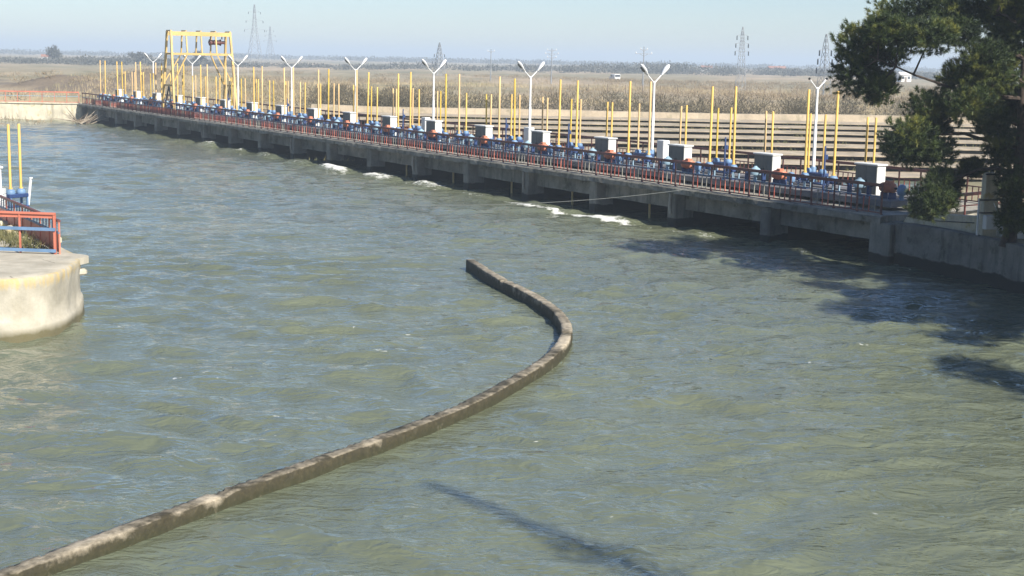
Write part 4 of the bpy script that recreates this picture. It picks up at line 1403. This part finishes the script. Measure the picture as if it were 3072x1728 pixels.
pine = make_pine("large dark pine tree overhanging the near end of the bridge")
for x, y, rz in ((20.8, 35.4, 2.4), (23.0, 24.6, 4.1), (24.5, 42.5, 1.1)):
    o = copy_tree(pine, (x, y, 1.52), R(0) + rz, label="pine on the right bank, %s upstream from the overhanging pine" % {42.5: "first", 35.4: "second", 24.6: "third"}[y])
    o["group"] = "pines along the right bank"

# slim cypress on the near right bank (its shadow lies on the river)
cy = thing("cypress_tree", "slim spire-shaped cypress on the near right bank", "tree", (7.5, 13.0, 1.52))
MB().tube([(0, 0, -0.1), (0.05, 0, 4), (0, 0.05, 9.8)], [0.09, 0.06, 0.015], 8).build("trunk", MAT['bark'], cy, True)
zc = np.linspace(0.9, 9.6, 40)
rc = 0.62 * np.clip((10.2 - zc) / 5.0, 0.16, 1)
C = np.stack([rng.normal(0, 0.12, 40), rng.normal(0, 0.12, 40), zc], 1)
Vn, Fn = clumps(C, np.stack([rc, rc, np.full(40, 0.4)], 1), 84, 0.16, 0.035, up=0.9)
link("crown", arr_mesh("crown", Vn, Fn, MAT['needle']), cy)

# scrub and reeds on the plain ------------------------------------------------
def scatter(n_, x0, x1, y0, y1):
    return rng.uniform(x0, x1, n_), rng.uniform(y0, y1, n_)


x, y = scatter(520, -20, 85, 131, 143)
hgt = 1.5 + 1.4 * fbm(x * 0.08, y * 0.08, 3)
C = np.stack([x, y, zat(x, y) + hgt * 0.45], 1)
Vn, Fn = clumps(C, np.stack([1.5 + 0 * hgt, 1.2 + 0 * hgt, hgt * 0.8], 1), 150, 0.42, 0.05, up=0.5)
x = rng.uniform(-14, 66, 5000)
kk = rng.integers(1, 8, 5000)
keep = fbm(x * 0.25 + kk * 5, kk * 1.7, 3) > 0.52
x, kk = x[keep], kk[keep]
b0 = np.stack([x, 94 + 4.1 * kk - 0.62 + rng.normal(0, 0.1, len(x)), np.array((0.30, 0.72, 1.10, 1.44, 1.74, 2.02, 2.27, 2.50))[kk - 1] + 0.02], 1)
d2 = unit(np.stack([rng.normal(0, 0.4, len(x)), rng.normal(0, 0.4, len(x)), np.ones(len(x))], 1))
Vs, Fs = tris(b0, d2, rng.uniform(0.1, 0.4, len(x)), 0.06)
tag(link("step_weeds", arr_mesh("step_weeds", Vs, Fs, MAT['weed'])), "dry weeds in the joints of the spillway steps", "weeds", kind="stuff")
tag(link("scrub_belt", arr_mesh("scrub_belt", Vn, Fn, MAT['brush'])), "belt of bare brown scrub along the top of the spillway", "scrub", kind="stuff")
x, y = scatter(3200, -110, 190, 145, 430)
keep = fbm(x * 0.025 + 9, y * 0.04, 3) > 0.49
x, y = x[keep], y[keep]
C = np.stack([x, y, zat(x, y) + 0.3], 1)
Vn, Fn = clumps(C, np.stack([1.6 + 0 * x, 1.4 + 0 * x, 0.55 + 0 * x], 1), 60, 0.5, 0.07, up=0.8)
tag(link("low_scrub", arr_mesh("low_scrub", Vn, Fn, MAT['tussock'])), "scattered low brown bushes over the plain", "scrub", kind="stuff")
x, y = scatter(80000, -60, 130, 147, 300)
keep = fbm(x * 0.045, y * 0.06, 3) > 0.47
x, y = x[keep], y[keep]
b0 = np.stack([x, y, zat(x, y) - 0.05], 1)
dd = unit(np.stack([rng.normal(0, 0.22, len(x)), rng.normal(0, 0.22, len(x)), np.ones(len(x))], 1))
Vn, Fn = tris(b0, dd, rng.uniform(0.25, 0.9, len(x)) * (0.35 + fbm(x * 0.06, y * 0.06, 2)), 0.07)
tag(link("dry_reeds", arr_mesh("dry_reeds", Vn, Fn, MAT['reed'])), "dry straw-coloured reeds and grass over the plain", "reeds", kind="stuff")
x, y = scatter(26000, -110, -18, 157, 260)
b0 = np.stack([x, y, zat(x, y) - 0.03], 1)
keep = (b0[:, 2] > 0.3) & (fbm(x * 0.09, y * 0.09, 3) > 0.50) & ((x > -50) | (y < 180))
b0 = b0[keep]
dd = unit(np.stack([rng.normal(0, 0.4, len(b0)), rng.normal(0, 0.4, len(b0)), np.ones(len(b0))], 1))
Vn, Fn = tris(b0, dd, rng.uniform(0.2, 0.75, len(b0)), 0.08)
tag(link("bank_grass", arr_mesh("bank_grass", Vn, Fn, MAT['reed'])), "dry grass on the dirt mounds of the far bank", "grass", kind="stuff")


def bush(label, loc, rx, ry, rz_, mat='brush', n_=9, per=420):
    t = thing("bush", label, "bush", loc)
    C_ = np.stack([rng.normal(0, rx * 0.4, n_), rng.normal(0, ry * 0.4, n_), np.abs(rng.normal(rz_ * 0.45, rz_ * 0.2, n_))], 1)
    Vn_, Fn_ = clumps(C_, np.tile(np.array([[rx * 0.5, ry * 0.5, rz_ * 0.45]]), (n_, 1)), per, 0.32, 0.05, up=0.6)
    Vn_[:, 2] = np.maximum(Vn_[:, 2], -0.1)
    link("crown", arr_mesh("crown", Vn_, Fn_, MAT[mat]), t)
    st = MB()
    for k in range(7):
        a = k * 0.9
        st.tube([(0, 0, -0.1), (math.cos(a) * rx * 0.35, math.sin(a) * ry * 0.35, rz_ * 0.7)], [0.05, 0.015], 5)
    st.build("stem", MAT['bark'], t)


bush("big rounded dark bush standing at the left end of the spillway", (-12.3, 139.0, float(zat(-12.3, 139.0)[0])), 4.2, 3.0, 2.6, 'brush', 14)
bush("bare grey brown bush near the dirt mounds behind the gantry", (-22.0, 176.0, float(zat(-22.0, 176.0)[0])), 3.0, 2.4, 1.8)

# weeds on the pier nose
x, y = rng.normal(-15.0, 0.35, 700), rng.uniform(41.3, 46.0, 700)
x = x - 0.55 * (y - 43.0)
b0 = np.stack([x, y, np.full(700, 1.6)], 1)
dd = unit(np.stack([rng.normal(0, 0.5, 700), rng.normal(0, 0.5, 700), np.ones(700)], 1))
Vn, Fn = tris(b0, dd, rng.uniform(0.12, 0.45, 700), 0.035)
tag(link("weeds", arr_mesh("weeds", Vn, Fn, MAT['weed'])), "weeds among the rubble on the pier nose", "weeds", kind="stuff")

# far woods ---------------------------------------------------------------------
CW, RW = [], []
for k in range(900):
    x = rng.uniform(-420, 480)
    band = fbm(np.array([x * 0.012]), np.array([1.7]), 3)[0]
    y = 640 + 60 * math.sin(x * 0.008) + rng.uniform(0, 130)
    if band < 0.36 and rng.random() < 0.6:
        continue
    h = (1.7 + 5.0 * max(0, band - 0.30) + 1.2 * (x > -60) * (x < 90)) * rng.uniform(0.7, 1.25)
    CW.append((x, y, 1.5 + h * 0.45))
    RW.append((rng.uniform(4, 8), 4, h * 0.55))
Vn, Fn = clumps(np.array(CW), np.array(RW), 110, 0.9, 0.6, up=0.2)
tag(link("far_wood", arr_mesh("far_wood", Vn, Fn, MAT['wood_far'])), "long hazy belt of woodland on the horizon", "wood", kind="stuff")
CW, RW = [], []
for k in range(700):
    x, y = rng.uniform(-1100, 1200), rng.uniform(1500, 2100)
    h = rng.uniform(3, 6.5)
    CW.append((x, y, 1.5 + h * 0.45))
    RW.append((rng.uniform(10, 22), 8, h * 0.5))
Vn, Fn = clumps(np.array(CW), np.array(RW), 70, 1.8, 1.3, up=0.2)
tag(link("distant_wood", arr_mesh("distant_wood", Vn, Fn, MAT['wood_far'])), "faint farther woodland beyond the plain", "wood", kind="stuff")


def far_tree(label, x, y, h, r_):
    t = thing("field_tree", label, "tree", (x, y, float(zat(x, y)[0])))
    MB().tube([(0, 0, -0.2), (0.1, 0, h * 0.6)], [0.28, 0.1], 6).build("trunk", MAT['bark'], t)
    n_ = 12
    C_ = np.stack([rng.normal(0, r_ * 0.45, n_), rng.normal(0, r_ * 0.45, n_), rng.uniform(h * 0.4, h * 0.9, n_)], 1)
    Vn_, Fn_ = clumps(C_, np.tile(np.array([[r_ * 0.5, r_ * 0.5, h * 0.18]]), (n_, 1)), 90, 0.9, 0.4, up=0.4)
    link("crown", arr_mesh("crown", Vn_, Fn_, MAT['wood_far']), t)


far_tree("tall round tree rising above the horizon scrub beyond the mounds", -205, 640, 7.0, 3.2)
far_tree("small crown tree on the horizon seen inside the gantry frame", -134, 610, 6.0, 2.6)
far_tree("broad low tree on the horizon left of the gantry", -170, 650, 5.6, 3.6)


# ------------------------------------------------------------------ pylons and poles
def pylon(label, x, y, h, wb_, arms, waist=0.62, mat='galv', bar=0.11):
    t = thing("lattice_pylon", label, "pylon", (x, y, float(zat(x, y)[0]) - 0.1), R(random.uniform(15, 40)))
    body = MB()

    def half(z):
        f_ = z / h
        return wb_ / 2 * (1 - f_ / waist * 0.72) if f_ < waist else wb_ / 2 * 0.28 * (1 - (f_ - waist) / (1 - waist) * 0.8)
    n_ = 9
    zs_ = [h * (1 - (1 - i_ / n_) ** 1.25) for i_ in range(n_ + 1)]
    cs = ((-1, -1), (1, -1), (1, 1), (-1, 1))
    for k in range(n_):
        z0, z1 = zs_[k], zs_[k + 1]
        h0, h1 = half(z0), half(z1)
        for a, b_ in cs:
            body.bar((a * h0, b_ * h0, z0), (a * h1, b_ * h1, z1), bar)
        for (a, b_), (c_, d_) in zip(cs, cs[1:] + cs[:1]):
            body.bar((a * h0, b_ * h0, z0), (c_ * h1, d_ * h1, z1), bar * 0.6)
            body.bar((c_ * h0, d_ * h0, z0), (a * h1, b_ * h1, z1), bar * 0.6)
    body.build("mast", MAT[mat], t)
    for zf, L in arms:
        z = h * zf
        m_ = MB()
        m_.bar((-L, 0, z), (L, 0, z), bar * 0.7).bar((-L, 0, z), (0, 0, z + h * 0.035), bar * 0.5).bar((L, 0, z), (0, 0, z + h * 0.035), bar * 0.5)
        a = m_.build("crossarm", MAT[mat], t)
        for sx in (-1, 1):
            MB().lathe([(0.05, -0.9), (0.12, -0.85), (0.12, -0.1), (0.05, 0)], 6, Matrix.Translation((sx * L * 0.96, 0, z))).build("insulator", MAT['glass'], a)


def pole(label, x, y, h, arms, r_=0.13, mat='galv'):
    t = thing("power_pole", label, "pole", (x, y, float(zat(x, y)[0]) - 0.1), R(random.uniform(-10, 25)))
    MB().lathe([(r_ * 1.3, 0), (r_, h * 0.5), (r_ * 0.65, h)], 7).build("shaft", MAT[mat], t, True)
    for zf, L in arms:
        a = MB().bar((-L, 0, h * zf), (L, 0, h * zf), 0.09).bar((-L * 0.5, 0, h * zf), (0, 0, h * (zf - 0.06)), 0.06).bar((L * 0.5, 0, h * zf), (0, 0, h * (zf - 0.06)), 0.06).build("crossarm", MAT[mat], t)
        for sx in (-1, 1):
            MB().lathe([(0.06, 0), (0.1, 0.1), (0.05, 0.35)], 6, Matrix.Translation((sx * L * 0.95, 0, h * zf + 0.03))).build("insulator", MAT['white'], a)


pylon("tallest lattice pylon with three crossarms beyond the gantry", -112, 620, 26.5, 6.0, ((0.60, 4.6), (0.74, 3.9), (0.88, 2.8)))
pylon("fainter lattice pylon standing behind the tallest pylon", -153, 900, 22.5, 5.5, ((0.62, 4.4), (0.76, 3.6), (0.89, 2.6)))
pylon("short two-legged dark pylon behind a lamp at mid bridge", -23, 432, 10.2, 3.0, ((0.45, 2.4), (0.66, 1.8)), 0.8)
pole("slim power pole with one short crossarm in front of woods", -6.4, 362, 7.9, ((0.93, 0.9),), 0.13)
pole("power pole with three crossarms in front of woods", 8.3, 342, 8.5, ((0.95, 1.1), (0.85, 1.6), (0.75, 1.1)), 0.14)
pole("power pole with wide crossarm right behind a lamp", 23.5, 268, 8.2, ((0.93, 0.7), (0.84, 1.7)), 0.12)
pylon("narrow lattice pylon with short arms above the right plain", 47.0, 303, 13.3, 1.7, ((0.62, 1.6), (0.74, 1.5), (0.86, 1.3)), 0.9, 'galv', 0.06)
pylon("broad lattice pylon beside the pine crown", 48.5, 228, 10.4, 1.9, ((0.50, 1.9), (0.63, 1.7), (0.76, 1.4)), 0.85, 'galv', 0.06)
pole("plain leaning wooden pole close to the pine crown", 61.0, 272, 6.6, ((0.92, 0.6),), 0.12, 'wood')

# fence posts across the plain
pst = MB().tube([(0, 0, -0.2), (0.02, 0, 0.8), (0, 0.01, 1.5)], [0.075, 0.07, 0.06], 6).mesh("fence_post", MAT['wood'])
for k in range(19):
    x = 2.7 + (58.2 - 2.7) * k / 18 + random.uniform(-0.3, 0.3)
    y = 236.7 + (254.3 - 236.7) * k / 18
    o = link("fence_post", pst, None, (x, y, float(zat(x, y)[0])))
    o.rotation_euler = (random.uniform(-0.06, 0.06), random.uniform(-0.06, 0.06), random.uniform(0, 3))
    tag(o, "dark wooden post of the old fence line across the plain", "fence post", "old fence posts on the plain")


# buildings and van
def house(label, x, y, L, D, h, rz=0.0, roof='tile'):
    t = thing("house", label, "house", (x, y, float(zat(x, y)[0]) - 0.1), rz)
    MB().box(-L / 2, L / 2, -D / 2, D / 2, 0, h).build("wall", MAT['plaster'], t)
    e_ = 0.35
    MB().add([(-L / 2 - e_, -D / 2 - e_, h - 0.05), (L / 2 + e_, -D / 2 - e_, h - 0.05), (L / 2 + e_, D / 2 + e_, h - 0.05), (-L / 2 - e_, D / 2 + e_, h - 0.05), (-L / 2 - e_, 0, h + D * 0.28), (L / 2 + e_, 0, h + D * 0.28)], [(0, 1, 5, 4), (2, 3, 4, 5), (0, 4, 3), (1, 2, 5), (3, 2, 1, 0)]).build("roof", MAT[roof], t)
    for q in (-0.3, 0.25):
        MB().box(q * L - 0.45, q * L + 0.45, -D / 2 - 0.03, -D / 2 + 0.02, h * 0.4, h * 0.78).build("window", MAT['glass'], t)
    MB().box(-0.05 * L - 0.4, -0.05 * L + 0.4, -D / 2 - 0.03, -D / 2 + 0.02, 0, h * 0.7).build("door", MAT['wood'], t)


house("small white flat building behind the pine branches", 150, 560, 4.2, 4, 2.6, R(10), 'plaster')
house("tiny pale house on the far plain right of the last poles", 122, 930, 7, 5, 2.6, R(-12))
house("low white farmhouse far off toward the right woods", 168, 935, 11, 6, 2.8, R(8))
house("pale shed at the foot of the far woods by a power pole", 76, 800, 6, 5, 2.6, R(-6), 'plaster')
house("white cottage among far scrub left of the dirt mounds", -232, 715, 4.5, 4, 2.2, R(15))

vn = thing("parked_van", "small white van parked on the plain beyond the fence posts", "van", (28.6, 420, float(zat(28.6, 420)[0])), R(20))
MB().cbox(-0.9, 0.9, -2.0, 1.2, 0.45, 2.0, 0.12).cbox(-0.88, 0.88, 1.1, 2.1, 0.45, 1.25, 0.12).build("body", MAT['white'], vn, True)
MB().box(-0.75, 0.75, -2.02, -1.98, 1.2, 1.8).build("rear_window", MAT['glass'], vn)
for sx in (-1, 1):
    MB().box(sx * 0.905 - 0.01, sx * 0.905 + 0.01, -0.1, 1.0, 1.25, 1.8).build("side_window", MAT['glass'], vn)
    for yy in (-1.3, 1.3):
        MB().lathe([(0.3, -0.1), (0.34, -0.06), (0.34, 0.06), (0.3, 0.1)], 12, Matrix.Translation((sx * 0.85, yy, 0.34)) @ Matrix.Rotation(R(90), 4, 'Y')).build("wheel", MAT['rubber'], vn, True)

# ------------------------------------------------------------------ haze
hz, nt, b = nodes_of("haze_air")
nt.nodes.remove(b)
pv = nt.nodes.new("ShaderNodeVolumePrincipled")
pv.inputs["Color"].default_value = (0.76, 0.88, 1.0, 1)
pv.inputs["Density"].default_value = 0.0006
pv.inputs["Anisotropy"].default_value = 0.0
nt.links.new(pv.outputs[0], nt.nodes["Material Output"].inputs["Volume"])
hb = MB().box(-4200, 4200, -60, 7400, -4.0, 34).build("haze", hz)
tag(hb, "thin blue haze over the whole plain", "haze", kind="stuff")
